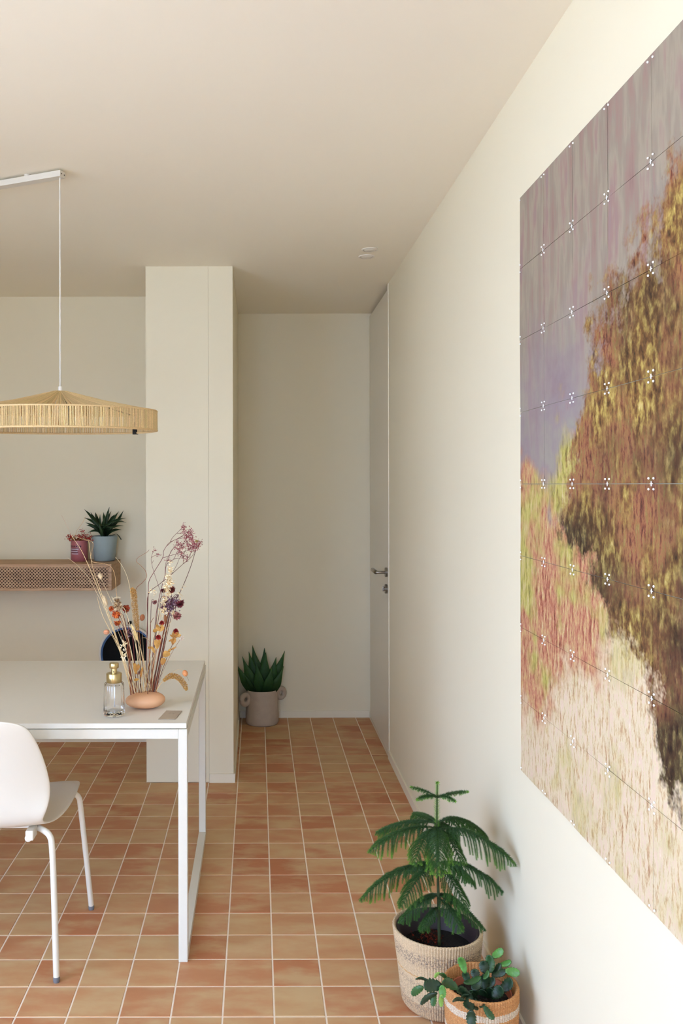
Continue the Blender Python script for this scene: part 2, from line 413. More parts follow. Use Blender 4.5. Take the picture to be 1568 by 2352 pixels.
# ================================================================== the picture of linked cards on the right wall
def m_print():
    """a generic loose wash of colour: mauve above, olive and umber to one side, yellow green and pink, cream below"""
    t = NT('printed_colour_wash'); p = t.pos()
    sep = t.n('ShaderNodeSeparateXYZ'); t.l(p, sep.inputs[0])
    u = t.math('MULTIPLY', t.math('SUBTRACT', PY1, sep.outputs[1]), 1/0.90)     # 0 at the far edge
    v = t.math('MULTIPLY', t.math('SUBTRACT', sep.outputs[2], PZ0), 1/1.556)    # 0 at the lower edge
    big = t.noise(p, 2.3, 3, 0.55); mid = t.noise(p, 9, 4, 0.6)
    drip = t.noise(t.mapv(p, (1, 22, 4.5)), 1.0, 4, 0.55)                       # upright strokes
    dab = t.noise(t.mapv(p, (1, 62, 38)), 1.0, 3, 0.6)
    dab2 = t.noise(t.mapv(p, (1, 105, 48), (3, 7, 1)), 1.0, 3, 0.65)
    wob = t.math('ADD', t.math('MULTIPLY', t.math('SUBTRACT', big, 0.5), 0.55), t.math('MULTIPLY', t.math('SUBTRACT', mid, 0.5), 0.30))
    sky = t.ramp(drip, [(0.22, rgb(146, 118, 118)), (0.36, rgb(164, 138, 134)), (0.46, rgb(160, 150, 140)), (0.54, rgb(174, 164, 150)), (0.64, rgb(166, 138, 138)), (0.8, rgb(154, 142, 152))])
    lav = t.ramp(mid, [(0.3, rgb(148, 128, 140)), (0.5, rgb(158, 146, 160)), (0.7, rgb(166, 166, 162))])
    low = t.ramp(t.math('ADD', v, wob), [(0.50, (1, 1, 1, 1)), (0.80, (0, 0, 0, 1))])
    a = t.mix(low, sky, lav)
    strk = t.noise(t.mapv(p, (1, 70, 20), (1, 2, 3)), 1.0, 4, 0.7)              # fine upright flecks
    strk2 = t.noise(t.mapv(p, (1, 95, 30), (5, 1, 8)), 1.0, 4, 0.7)
    tone = t.noise(p, 5.5, 3, 0.6)
    green = t.ramp(strk, [(0.30, rgb(120, 98, 52)), (0.42, rgb(176, 168, 92)), (0.52, rgb(204, 196, 112)), (0.62, rgb(216, 200, 144)), (0.74, rgb(236, 226, 190))])
    pink = t.ramp(strk2, [(0.28, rgb(108, 62, 46)), (0.40, rgb(178, 104, 86)), (0.50, rgb(208, 150, 122)), (0.60, rgb(214, 184, 128)), (0.74, rgb(240, 222, 200))])
    meadow = t.mix(t.ramp(t.math('SUBTRACT', tone, t.math('MULTIPLY', v, 0.35)), [(0.28, (0, 0, 0, 1)), (0.40, (1, 1, 1, 1))]), green, pink)
    f1 = t.ramp(t.math('ADD', v, t.math('MULTIPLY', wob, 0.75)), [(0.49, (1, 1, 1, 1)), (0.545, (0, 0, 0, 1))])
    a = t.mix(f1, a, meadow)
    cream = t.ramp(strk2, [(0.28, rgb(176, 128, 100)), (0.40, rgb(216, 188, 152)), (0.50, rgb(236, 224, 192)), (0.62, rgb(238, 212, 196)), (0.76, rgb(246, 238, 218))])
    cream = t.mix(t.ramp(tone, [(0.52, (0, 0, 0, 1)), (0.66, (0.55, 0.55, 0.55, 1))]), cream, green)
    f2 = t.ramp(t.math('SUBTRACT', t.math('ADD', v, t.math('MULTIPLY', wob, 0.9)), t.math('MULTIPLY', u, 0.20)), [(0.10, (1, 1, 1, 1)), (0.17, (0, 0, 0, 1))])
    a = t.mix(f2, a, cream)
    um1 = t.ramp(dab, [(0.28, rgb(62, 40, 30)), (0.40, rgb(118, 84, 50)), (0.48, rgb(142, 106, 62)), (0.55, rgb(168, 142, 78)), (0.63, rgb(196, 172, 96)), (0.74, rgb(224, 206, 140))])
    um2 = t.ramp(strk2, [(0.28, rgb(70, 40, 36)), (0.42, rgb(138, 82, 66)), (0.52, rgb(172, 120, 84)), (0.62, rgb(150, 128, 76)), (0.76, rgb(206, 184, 130))])
    um3 = t.ramp(dab, [(0.30, rgb(22, 14, 14)), (0.46, rgb(58, 40, 32)), (0.58, rgb(80, 72, 50)), (0.72, rgb(150, 132, 90))])
    umber = t.mix(t.ramp(tone, [(0.42, (0, 0, 0, 1)), (0.56, (1, 1, 1, 1))]), um2, um1)
    umber = t.mix(t.ramp(t.math('SUBTRACT', t.math('ADD', big, t.math('MULTIPLY', u, 0.22)), t.math('MULTIPLY', v, 0.40)), [(0.40, (0, 0, 0, 1)), (0.56, (0.9, 0.9, 0.9, 1))]), umber, um3)
    # broad ragged drifts of olive and umber, thickening towards the near edge
    rag = t.math('ADD', t.math('MULTIPLY', t.math('SUBTRACT', t.noise(p, 3.1, 6, 0.72), 0.5), 1.5), t.math('MULTIPLY', u, 0.95))
    dvv = t.math('ABSOLUTE', t.math('SUBTRACT', v, 0.52))
    f3 = t.ramp(t.math('SUBTRACT', rag, t.math('MULTIPLY', t.math('POWER', dvv, 2.0), 4.2)), [(0.40, (0, 0, 0, 1)), (0.50, (1, 1, 1, 1))])
    a = t.mix(f3, a, umber)
    a = t.mix(1.0, a, (0.77, 0.73, 0.67, 1), 'MULTIPLY')
    t.l(a, t.p.inputs['Base Color']); t.p.inputs['Roughness'].default_value = 0.5; t.p.inputs['Specular IOR Level'].default_value = 0.35
    return t.m
PP = 0.1945; PY1 = 2.327; PZ0 = 0.722; NCOL, NROW = 7, 8
M['print'] = m_print()
M['stud'] = simple('white_stud', (0.86, 0.84, 0.80, 1), 0.35, var=0.01)
PX = XW-0.004
pic = thing('wall_picture', (XW, PY1-NCOL*PP/2, PZ0), 'large wall picture of linked square cards with mauve, olive, yellow and pink colour washes', 'picture')
hp = PP/2-0.0006
pv, pf = [], []
for x in (-0.0006, 0.0006):
    for y, z in ((-hp, -hp), (hp, -hp), (hp, hp), (-hp, hp)): pv.append((x, y, z))
pf = [(0, 3, 2, 1), (4, 5, 6, 7), (0, 1, 5, 4), (1, 2, 6, 5), (2, 3, 7, 6), (3, 0, 4, 7)]
pme = bpy.data.meshes.new('card'); pme.from_pydata(pv, [], pf); pme.materials.append(M['print'])
for c in range(NCOL):
    for r in range(NROW):
        o = bpy.data.objects.new('card', pme)
        link(o, pic, (PX+rnd.uniform(-0.0006, 0.0006), PY1-(c+0.5)*PP, PZ0+(r+0.5)*PP))
        o.rotation_euler = (rnd.uniform(-0.0012, 0.0012), rnd.uniform(-0.006, 0.006), rnd.uniform(-0.006, 0.006))
def stud_mesh(pts, cross):
    mb = MB()
    for (y, z) in pts: mb.ellipsoid((-0.0012, y, z), 0.0020, 0.0023, 0.0023, 10, 6)
    if cross:
        mb.box(-0.0016, 0.0, -0.0045, 0.0045, -0.0007, 0.0007); mb.box(-0.0016, 0.0, -0.0007, 0.0007, -0.0045, 0.0045)
    me = bpy.data.meshes.new('connector'); me.from_pydata(mb.v, [], mb.f); me.materials.append(M['stud'])
    me.polygons.foreach_set('use_smooth', [True]*len(me.polygons)); return me
D_ = 0.0098
studs = {}
for c in range(NCOL+1):
    for r in range(NROW+1):
        q = [(sy*D_, sz*D_) for sy in (-1, 1) for sz in (-1, 1)
             if not (c == 0 and sy > 0) and not (c == NCOL and sy < 0) and not (r == 0 and sz < 0) and not (r == NROW and sz > 0)]
        key = tuple(q)
        if key not in studs: studs[key] = stud_mesh(q, len(q) == 4)
        o = bpy.data.objects.new('connector', studs[key]); link(o, pic, (PX-0.0022, PY1-c*PP, PZ0+r*PP))

# ================================================================== table
TX1, TY0_, TY1_, TZ = -0.224, 2.690, 3.650, 0.750
TXL = TX1-1.9
tb = thing('dining_table', ((TXL+TX1)/2, (TY0_+TY1_)/2, 0), 'white rectangular table with thin top and square steel loop legs', 'table')
obj('table_top', MB().box(TXL, TX1, TY0_, TY1_, TZ-0.0165, TZ), M['table_top'], tb, bevel=0.0015)
q = 0.029; zt = TZ-0.0185; OX = 0.003
fr = MB().box(TXL-OX+q, TX1+OX-q, TY0_-0.004, TY0_-0.004+q, zt-0.029, zt).box(TXL-OX+q, TX1+OX-q, TY1_+0.004-q, TY1_+0.004, zt-0.029, zt)
obj('long_rail', MB().box(TXL-OX+q, TX1+OX-q, TY0_-0.004, TY0_-0.004+q, zt-0.029, zt), M['table_metal'], tb)
obj('long_rail', MB().box(TXL-OX+q, TX1+OX-q, TY1_+0.004-q, TY1_+0.004, zt-0.029, zt), M['table_metal'], tb)
for xo in (TX1+OX-q, TXL-OX):
    for yo in (TY0_-0.004, TY1_+0.004-q):
        obj('leg', MB().box(xo, xo+q, yo, yo+q, 0.0, zt), M['table_metal'], tb, bevel=0.0025)
    obj('end_rail', MB().box(xo, xo+q, TY0_-0.004+q, TY1_+0.004-q, zt-0.029, zt), M['table_metal'], tb)
    obj('floor_rail', MB().box(xo, xo+q, TY0_-0.004+q, TY1_+0.004-q, 0.0, 0.029), M['table_metal'], tb)
    for yo in (TY0_+0.06, TY1_-0.06):
        obj('spacer', MB().box(xo+0.005, xo+q-0.005, yo-0.02, yo+0.02, zt-0.0005, TZ-0.016), M['table_metal'], tb)

# ================================================================== shell chair
CX = -0.83
ch = thing('shell_chair', (CX, 2.72, 0), 'white moulded shell chair with white tube legs drawn up to the table', 'chair')
prof = [(2.968, .452, .192), (2.962, .464, .210), (2.945, .4685, .221), (2.90, .465, .225), (2.82, .456, .226), (2.73, .450, .221), (2.65, .450, .205),
        (2.60, .457, .187), (2.567, .478, .181), (2.548, .515, .200), (2.532, .575, .211), (2.512, .64, .206), (2.487, .715, .192), (2.463, .775, .174), (2.455, .800, .158), (2.450, .816, .128), (2.449, .8225, .075)]
mb = MB(); NU = 16; rows = len(prof)
for i, (y, z, w) in enumerate(prof):
    t = i/(rows-1); back = max(0.0, min(1.0, (z-0.47)/0.12)) if y < 2.61 else 0.0
    for k in range(NU+1):
        a = -1+2*k/NU
        dz = (1-back)*(0.016*a*a - 0.030*max(0, abs(a)-0.72)**1.2*(1 if y > 2.62 else 0))
        dy = back*0.045*(a*w/0.21)**2
        mb.v.append((CX+a*w, y+dy, z+dz))
for i in range(rows-1):
    for k in range(NU):
        mb.f.append((i*(NU+1)+k, i*(NU+1)+k+1, (i+1)*(NU+1)+k+1, (i+1)*(NU+1)+k))
sh = obj('shell', mb, M['plastic'], ch, smooth=True)
so = sh.modifiers.new('solid', 'SOLIDIFY'); so.thickness = 0.008; so.offset = 0
sb = sh.modifiers.new('sub', 'SUBSURF'); sb.levels = 1; sb.render_levels = 2
def mir(p, s): return (p[0] if s > 0 else 2*CX-p[0], p[1], p[2])
rear = [(-0.715, 2.680, .435), (-0.690, 2.655, .440), (-0.658, 2.620, .444), (-0.634, 2.606, .431), (-0.625, 2.599, .395), (-0.6175, 2.592, .25), (-0.609, 2.583, .014)]
frnt = [(-0.69, 2.900, .440), (-0.655, 2.915, .444), (-0.630, 2.930, .442), (-0.616, 2.942, .425), (-0.611, 2.949, .390), (-0.600, 2.985, .21), (-0.589, 3.022, .014)]
for s in (1, -1):
    for P in (rear, frnt):
        pts = spline([mir(p, s) for p in P], 6)
        lg = obj('leg', MB().tube(pts, 0.0095, 14), M['chair_metal'], ch, smooth=True, auto=60)
        e = pts[-1]; dv = (pts[-1]-pts[-2]).normalized()
        tag(obj('foot_cap', MB().tube([e-dv*0.002, e+dv*0.004, (e.x, e.y, 0.0)], [0.0098, 0.0105, 0.0092], 14), M['foot'], lg, smooth=True, auto=50), 'grey rubber foot cap')
mb = MB().tube([(-0.715, 2.680, .435), (2*CX+0.715, 2.680, .435)], 0.0095, 12).tube([(-0.69, 2.90, .440), (2*CX+0.69, 2.90, .440)], 0.0095, 12)
for s in (1, -1): mb.tube([mir((-0.72, 2.680, .434), s), mir((-0.72, 2.90, .440), s)], 0.0085, 12)
obj('seat_frame', mb, M['chair_metal'], ch, smooth=True, auto=60)
for s in (1, -1):
    p = mir((-0.690, 2.585, .452), s)
    mb = MB().box(p[0]-0.012, p[0]+0.012, p[1]-0.004, p[1]+0.045, p[2]-0.026, p[2]+0.004)
    mb.tube([(p[0]-0.004, p[1]-0.002, p[2]-0.020), (p[0]-0.004, p[1]+0.02, p[2]-0.020)], 0.011, 14)
    obj('seat_clip', mb, M['plastic'], ch, bevel=0.003)

# ================================================================== shelf with lattice front
SX1, SX0, SYF, SZ0, SZ1 = -0.799, -1.95, 4.69, 0.920, 1.066
sf = thing('wall_shelf', ((SX0+SX1)/2, YA, SZ0), 'pale oak wall shelf box with a diamond lattice front', 'shelf')
w = 0.013
obj('top_board', MB().box(SX0, SX1, SYF, YA-0.001, SZ1-w, SZ1), M['wood'], sf, bevel=0.002)
obj('bottom_board', MB().box(SX0, SX1, SYF, YA-0.001, SZ0, SZ0+w), M['wood'], sf, bevel=0.002)
for x in (SX0, SX1-w): obj('side_board', MB().box(x, x+w, SYF, YA-0.001, SZ0+w, SZ1-w), M['wood'], sf)
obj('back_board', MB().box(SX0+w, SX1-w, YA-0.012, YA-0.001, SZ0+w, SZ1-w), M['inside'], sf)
obj('interior_shade_sheet', MB().box(SX0+w, SX1-w, SYF+0.02, SYF+0.024, SZ0+w, SZ1-w), M['inside'], sf)  # dark sheet standing for the shade seen through the lattice holes
def clip_seg(p, d, x0, x1, z0, z1):
    t0, t1 = -9.0, 9.0
    for k, (a, b) in enumerate(((x0, x1), (z0, z1))):
        u, v = (a-p[k])/d[k], (b-p[k])/d[k]
        if u > v: u, v = v, u
        t0 = max(t0, u); t1 = min(t1, v)
    return (t0, t1)
lx0, lx1, lz0, lz1 = SX0+w, SX1-w-0.004, SZ0+w+0.003, SZ1-w-0.006
mb = MB(); pitch = 0.0183; hw = 0.0027
for sgn in (1, -1):
    yf = SYF+0.004 + (0.0004 if sgn < 0 else 0)
    n = int((lx1-lx0+0.2)/pitch)+2
    for k in range(-8, n):
        p = (lx1 - k*pitch, (lz0+lz1)/2); dd = (0.70711, 0.70711*sgn)
        t0, t1 = clip_seg(p, dd, lx0, lx1, lz0, lz1)
        if t1-t0 < 0.004: continue
        nx, nz = -dd[1]*hw, dd[0]*hw
        P = [(p[0]+dd[0]*t+s*nx, p[1]+dd[1]*t+s*nz) for t in (t0, t1) for s in (-1, 1)]
        vs = [(x, y, z) for y in (yf, yf+0.006) for x, z in P]
        mb.add(vs, [(0, 1, 3, 2), (4, 6, 7, 5), (0, 4, 5, 1), (2, 3, 7, 6), (0, 2, 6, 4), (1, 5, 7, 3)])
obj('lattice', mb, M['wood'], sf, kind='stuff')
fb = MB().box(SX0, SX1, SYF+0.001, SYF+0.014, SZ1-w-0.006, SZ1-w+0.001).box(SX0, SX1, SYF+0.001, SYF+0.014, SZ0+w-0.001, SZ0+w+0.003).box(SX1-w-0.004, SX1-w+0.001, SYF+0.001, SYF+0.014, SZ0+w, SZ1-w)
obj('lattice_frame', fb, M['wood'], sf)

# ================================================================== round dark disc on the alcove wall
dc = at(291, 1502, 4.965); R1 = 0.166
ds = thing('round_wall_plate', (dc.x, YA, dc.z-R1), 'black round wall plate with blue ring and white rim under the shelf', 'wall plate')
def ylathe(prof, cx, cz, n=48, cap=False):     # prof: (radius, y)
    mb = MB(); m = len(prof)
    for r, y in prof:
        for k in range(n): mb.v.append((cx+r*math.cos(2*PI*k/n), y, cz+r*math.sin(2*PI*k/n)))
    for i in range(m-1):
        for k in range(n): mb.f.append((i*n+k, i*n+(k+1) % n, (i+1)*n+(k+1) % n, (i+1)*n+k))
    if cap: mb.f.append(tuple((m-1)*n+k for k in range(n)))
    return mb
M['plate_black'] = simple('black_matte', (0.006, 0.006, 0.006, 1), 0.7, var=0.1, spec=0.12)
M['plate_blue'] = simple('blue_enamel', rgb(62, 96, 140), 0.45, var=0.05)
obj('rim', ylathe([(R1-0.012, YA-0.001), (R1, YA-0.012), (R1, YA-0.030), (R1-0.005, YA-0.034), (R1-0.011, YA-0.031), (R1-0.011, YA-0.012)], dc.x, dc.z), M['white'], ds, smooth=True, auto=50)
obj('ring', ylathe([(R1-0.0112, YA-0.010), (R1-0.0112, YA-0.0315), (R1-0.022, YA-0.029), (R1-0.022, YA-0.010)], dc.x, dc.z), M['plate_blue'], ds, smooth=True, auto=50)
obj('dish', ylathe([(R1-0.0222, YA-0.028), (R1-0.05, YA-0.018), (0.06, YA-0.013), (0.001, YA-0.012)], dc.x, dc.z, cap=True), M['plate_black'], ds, smooth=True)
kc = at(297.5, 1430, 4.965)
tag(obj('wall_hook', MB().tube([(kc.x, YA+0.002, kc.z), (kc.x, YA-0.028, kc.z)], 0.006, 14).ellipsoid((kc.x, YA-0.034, kc.z), 0.0105, 0.008, 0.0105), M['plate_black'], smooth=True, auto=50), 'small black knob hook above the round wall plate', 'hook')

# ================================================================== pendant lamp
def m_rope():
    t = NT('jute_strand'); a = t.n('ShaderNodeVertexColor'); a.layer_name = 'tint'
    f = t.noise(t.pos(), 260, 3)
    t.l(t.mix(1.0, a.outputs[0], t.ramp(f, [(0.3, (0.86,)*3+(1,)), (0.7, (1.1,)*3+(1,))]), 'MULTIPLY'), t.p.inputs['Base Color'])
    t.p.inputs['Roughness'].default_value = 0.8
    return t.m
M['rope'] = m_rope()
M['brass'] = simple('brushed_brass', rgb(196, 176, 126), 0.30, 1, var=0.05, vscale=300, stretch=(1, 1, 0.05))
LY = 2.98; LX = (139-VX)*LY/F; LR = 0.334
zb, zt_, za = 1.690, 1.757, 1.826
lamp = thing('pendant_lamp', (LX, LY, ZC), 'wide jute rope pendant lamp on a white ceiling bar over the table', 'lamp')
tiltm = Matrix.Rotation(math.radians(1.4), 4, 'X')
def tl(p):
    c = Vector((LX, LY, 1.76)); return c + (tiltm @ (Vector(p)-c))
dirb = Vector((-0.922, 0.387, 0)); nrm = Vector((-dirb.y, dirb.x, 0))
e0 = Vector((LX, LY, 0)) - dirb*0.012
mb = MB(); bw, bh, bl = 0.016, 0.030, 1.1
vs = [e0 + dirb*l + nrm*s*bw + Vector((0, 0, z)) for z in (ZC-bh, ZC-0.009) for l, s in ((0, -1), (0, 1), (bl, 1), (bl, -1))]
mb.add(vs, [(3, 2, 1, 0), (4, 5, 6, 7), (0, 1, 5, 4), (1, 2, 6, 5), (2, 3, 7, 6), (3, 0, 4, 7)])
M['bar'] = simple('cream_lacquer', (0.62, 0.58, 0.50, 1), 0.45, var=0.01)
bar = obj('ceiling_bar', mb, M['bar'], lamp, bevel=0.001)
for l in (0.15, 0.95):
    c = e0 + dirb*l; obj('mount', MB().tube([(c.x, c.y, ZC+0.001), (c.x, c.y, ZC-0.010)], 0.012, 16), M['bar'], bar)
for s in (-0.5, 0.5):
    c = e0 + nrm*s*bw + Vector((0, 0, ZC-0.02)) - dirb*0.0004
    obj('screw', MB().tube([c + dirb*0.003, c - dirb*0.0008], 0.0022, 10), M['gap'], bar)
obj('cord', MB().tube([(LX, LY, za-0.002), (LX, LY, ZC-bh)], 0.0031, 10), M['bar'], lamp, smooth=True, auto=60)
obj('cord_grip', MB().lathe([(0.004, za+0.018), (0.0075, za+0.016), (0.0080, za+0.004), (0.006, za-0.012)], LX, LY, 16, True, True), M['white'], lamp, smooth=True, auto=60)
def jute(): 
    k = rnd.uniform(0.90, 1.07); w_ = rnd.uniform(0, 1)
    c = [208*k, 177*k, 131*k]
    return tuple(s2l(min(255, c[i]+(8*w_ if i == 1 else 0))) for i in range(3))
def strand(mb, p0, p1, side, thick, wd, c):
    p0, p1 = Vector(p0), Vector(p1); s = Vector(side)*wd; t = Vector(thick)*wd
    vs = [tl(p0+s), tl(p0+t), tl(p0-s), tl(p0-t), tl(p1+s), tl(p1+t), tl(p1-s), tl(p1-t)]
    mb.add(vs, [(0, 1, 5, 4), (1, 2, 6, 5), (2, 3, 7, 6), (3, 0, 4, 7)], c)
band = MB(); NB = 500
for k in range(NB):
    th = 2*PI*(k+rnd.uniform(-0.28, 0.28))/NB; c_, s_ = math.cos(th), math.sin(th)
    wd = 0.00175*rnd.uniform(0.8, 1.15); cc = jute()
    th2 = th + rnd.uniform(-0.006, 0.006)
    strand(band, (LX+LR*c_, LY+LR*s_, zb), (LX+LR*math.cos(th2), LY+LR*math.sin(th2), zt_), (-s_, c_, 0), (c_, s_, 0), wd, cc)
obj('band_strands', band, M['rope'], lamp, kind='stuff')
cone = MB(); NC = 420; ra = 0.024
for k in range(NC):
    th = 2*PI*(k+rnd.uniform(-0.4, 0.4))/NC; c_, s_ = math.cos(th), math.sin(th); cc = jute()
    th2 = th + rnd.uniform(-0.06, 0.06)
    mid = (LX+LR*0.5*c_, LY+LR*0.5*s_, (za+zt_)/2-0.002)
    p0 = (LX+ra*math.cos(th2), LY+ra*math.sin(th2), za-rnd.uniform(0, 0.004)); p2 = (LX+LR*c_, LY+LR*s_, zt_)
    strand(cone, p0, mid, (-s_, c_, 0), (0, 0, 1), 0.0017, cc); strand(cone, mid, p2, (-s_, c_, 0), (0, 0, 1), 0.0021, cc)
obj('cone_strands', cone, M['rope'], lamp, kind='stuff')
def ring(mb, r, z, tr, n=96, c=None):
    pts = [tl((LX+r*math.cos(2*PI*k/n), LY+r*math.sin(2*PI*k/n), z)) for k in range(n+1)]
    return mb.tube(pts, tr, 6, False, c)
rim_c = tuple(s2l(x) for x in (212, 182, 132))
obj('hoop', ring(MB(), LR, zb, 0.0036, c=rim_c), M['rope'], lamp, smooth=True)
obj('hoop', ring(MB(), LR, zt_, 0.0032, c=rim_c), M['rope'], lamp, smooth=True)
obj('hoop', ring(MB(), ra, za-0.002, 0.003, 32, c=rim_c), M['rope'], lamp, smooth=True)
# bulb and its holder
mb = MB().lathe([(0.001, 1.705), (0.016, 1.709), (0.027, 1.722), (0.030, 1.738), (0.026, 1.755), (0.016, 1.772), (0.013, 1.785)], LX, LY, 24)
def m_glass(name, ior=1.45, rough=0.0, col=(1, 1, 1, 1)):
    t = NT(name); g = t.p
    g.inputs['Base Color'].default_value = col; g.inputs['Transmission Weight'].default_value = 1.0
    g.inputs['IOR'].default_value = ior; g.inputs['Roughness'].default_value = rough
    return t.m
M['bulb'] = m_glass('bulb_glass', 1.2, 0.02, (1, 0.93, 0.82, 1))
M['blackfab'] = simple('black_tape', (0.012, 0.012, 0.013, 1), 0.7, var=0.2, vscale=300)
tag(obj('bulb', mb, M['bulb'], lamp, smooth=True), 'clear glass bulb')
obj('bulb_holder', MB().lathe([(0.014, 1.780), (0.019, 1.785), (0.019, 1.818), (0.010, 1.826)], LX, LY, 20, True, True), M['white'], lamp, smooth=True, auto=50)
for k, th in enumerate((math.radians(47.5), math.radians(167), math.radians(287))):
    c_, s_ = math.cos(th), math.sin(th)
    p = [tl((LX+r*c_, LY+r*s_, z)) for r, z in ((LR-0.006, zb+0.001), (LR-0.007, zt_-0.004), (ra, za-0.008))]
    obj('frame_wire', MB().tube(p, 0.002, 6), M['blackfab'], lamp)
    side = Vector((-s_, c_, 0))*0.010; rad = Vector((c_, s_, 0))
    mb = MB()
    ctr = Vector((LX+LR*c_, LY+LR*s_, 0))
    loop = [(0.0058, zb-0.006), (-0.0058, zb-0.006), (-0.0058, zb+0.040), (0.0058, zb+0.040)]
    vs = [tl(ctr + side*s + rad*r + Vector((0, 0, z))) for s in (-1, 1) for r, z in loop]
    if k == 0:
        mb.add(vs, [(0, 1, 2, 3), (7, 6, 5, 4), (0, 4, 5, 1), (1, 5, 6, 2), (2, 6, 7, 3), (3, 7, 4, 0)])
        tag(obj('frame_tape', mb, M['blackfab'], lamp), 'black tape wound round the lower hoop')

# ================================================================== pots on the shelf
def m_pot(name, c, rib=0.0, rough=0.5):
    t = NT(name); f = t.noise(t.pos(), 60, 3)
    t.l(t.mix(f, tuple(x*0.94 for x in c[:3])+(1,), tuple(x*1.05 for x in c[:3])+(1,)), t.p.inputs['Base Color'])
    t.p.inputs['Roughness'].default_value = rough
    if rib:
        wv = t.n('ShaderNodeTexWave', wave_type='BANDS', bands_direction='Z'); wv.inputs['Scale'].default_value = 120
        t.l(t.pos(), wv.inputs['Vector']); t.bump(wv.outputs['Fac'], rib, 0.001)
    return t.m
M['pot_blue'] = m_pot('blue_grey_pot', rgb(142, 156, 156), 0.25, 0.6)
M['pot_pink'] = m_pot('rose_pot', rgb(162, 92, 96), 0, 0.35)
M['soil'] = simple('dark_soil', (0.016, 0.012, 0.009, 1), 0.95, var=0.4, vscale=200, bump=0.8, bscale=250, dist=0.004)
M['print_dark'] = simple('dark_print', rgb(74, 30, 44), 0.5, var=0.1)
M['print_light'] = simple('pale_print', rgb(186, 168, 178), 0.5, var=0.1)
bx_, by_ = (239.8-VX)*4.90/F, 4.90; z0 = SZ1+0.0005
M['leaf'] = m_tint('dark_leaf', 0.5, 0.3, 0.15, 60)
def leaf_mb(mb, base, tip, width, arch, up=Vector((0, 0, 1)), fold=0.25, col=None, n=9, wprof=None, col2=None, thick=0.0):
    """strap leaf: a bowed centre line, folded along it"""
    base, tip = Vector(base), Vector(tip); d = tip-base; L = d.length
    side = d.cross(up)
    side = side.normalized() if side.length > 1e-5 else Vector((1, 0, 0))
    nv = side.cross(d).normalized()
    vs = []; cs = []
    for i in range(n+1):
        t = i/n; p = base + d*t + nv*arch*L*4*t*(1-t)
        w_ = (wprof(t) if wprof else math.sin(PI*min(1, 0.12+0.88*t))**0.7)*width/2
        vs += [p - side*w_ + nv*fold*w_, p.copy(), p + side*w_ + nv*fold*w_]
        if col:
            c2 = col2 or col; c = tuple(col[k]+(c2[k]-col[k])*t for k in range(3)); cs += [c, tuple(x*0.9 for x in c), c]
    fs = []
    for i in range(n):
        for k in (0, 1): fs.append((i*3+k, i*3+k+1, i*3+k+4, i*3+k+3))
    return mb.add(vs, fs, cs if col else None)
def solid(o, t=0.0012):
    m = o.modifiers.new('solid', 'SOLIDIFY'); m.thickness = t; m.offset = 0; return o
rt, rb_, ht = 0.0735, 0.0595, 0.1425
pl = thing('dracaena_plant', (bx_, by_, z0), 'dark green strap-leaved plant in a blue-grey pot on the shelf', 'potted plant')
obj('pot', MB().lathe([(0.001, z0+0.0), (rb_-0.004, z0), (rb_, z0+0.004), (rt, z0+ht-0.004), (rt-0.002, z0+ht), (rt-0.006, z0+ht-0.002), (rt-0.008, z0+ht-0.02)], bx_, by_, 48), M['pot_blue'], pl, smooth=True, auto=60)
obj('soil', MB().lathe([(rt-0.0085, z0+ht-0.016), (0.001, z0+ht-0.012)], bx_, by_, 32, False, True), M['soil'], pl)
dk = tuple(s2l(x) for x in (20, 38, 16)); dk2 = tuple(s2l(x) for x in (34, 58, 26))
tips = [((520, 185), 4.92, .26), ((665, 250), 4.90, .12), ((770, 250), 4.96, .15), ((1090, 130), 4.88, .05), ((1405, 212), 4.92, -.1), ((1455, 385), 4.88, .22), ((1465, 490), 4.95, .25),
        ((1405, 555), 4.86, .25), ((1355, 645), 4.9, .2), ((515, 375), 4.88, .2), ((548, 485), 4.86, .22), ((575, 545), 4.92, .2), ((610, 712), 4.88, .3), ((1300, 235), 4.9, .1), ((1130, 230), 4.95, .1),
        ((880, 300), 4.84, .1), ((1000, 340), 4.82, .12), ((720, 420), 4.82, .2), ((1230, 430), 4.82, .2), ((850, 480), 4.80, .2), ((1120, 520), 4.80, .2), ((700, 560), 4.82, .25), ((1240, 610), 4.82, .25), ((970, 560), 4.79, .25), ((950, 250), 4.95, .1), ((1210, 300), 4.96, .1)]
for (cx, cy), Y, ar in tips:
    tp = at(140+cx/9.8, 1150+cy/9.8, Y)
    b0 = Vector((bx_+(tp.x-bx_)*0.10, by_+(tp.y-by_)*0.10, z0+ht-0.012+rnd.uniform(0, 0.035)))
    solid(obj('leaf', leaf_mb(MB(), b0, tp, rnd.uniform(0.016, 0.022), ar*1.35, up=Vector((rnd.uniform(-.3, .3), -0.75, 0.6)), col=dk, col2=dk2, n=10, wprof=lambda t: (0.45+0.55*math.sin(PI*min(1, t*0.9+0.1)))*min(1, (1-t)*4.5+0.04)), M['leaf'], pl, smooth=True), 0.001)
tp = at(140+1350/9.8, 1150+875/9.8, 4.85); m0 = at(140+1250/9.8, 1150+745/9.8, 4.86)
solid(obj('leaf', leaf_mb(MB(), (bx_+0.03, by_-0.02, z0+ht-0.006), m0, 0.008, 0.05, col=dk, col2=dk, wprof=lambda t: 1).add([], []), M['leaf'], pl, smooth=True), 0.001)
solid(obj('leaf', leaf_mb(MB(), m0, tp, 0.011, 0.05, col=dk, col2=dk, wprof=lambda t: 0.5+0.5*math.sin(PI*t*0.85)), M['leaf'], pl, smooth=True), 0.001)

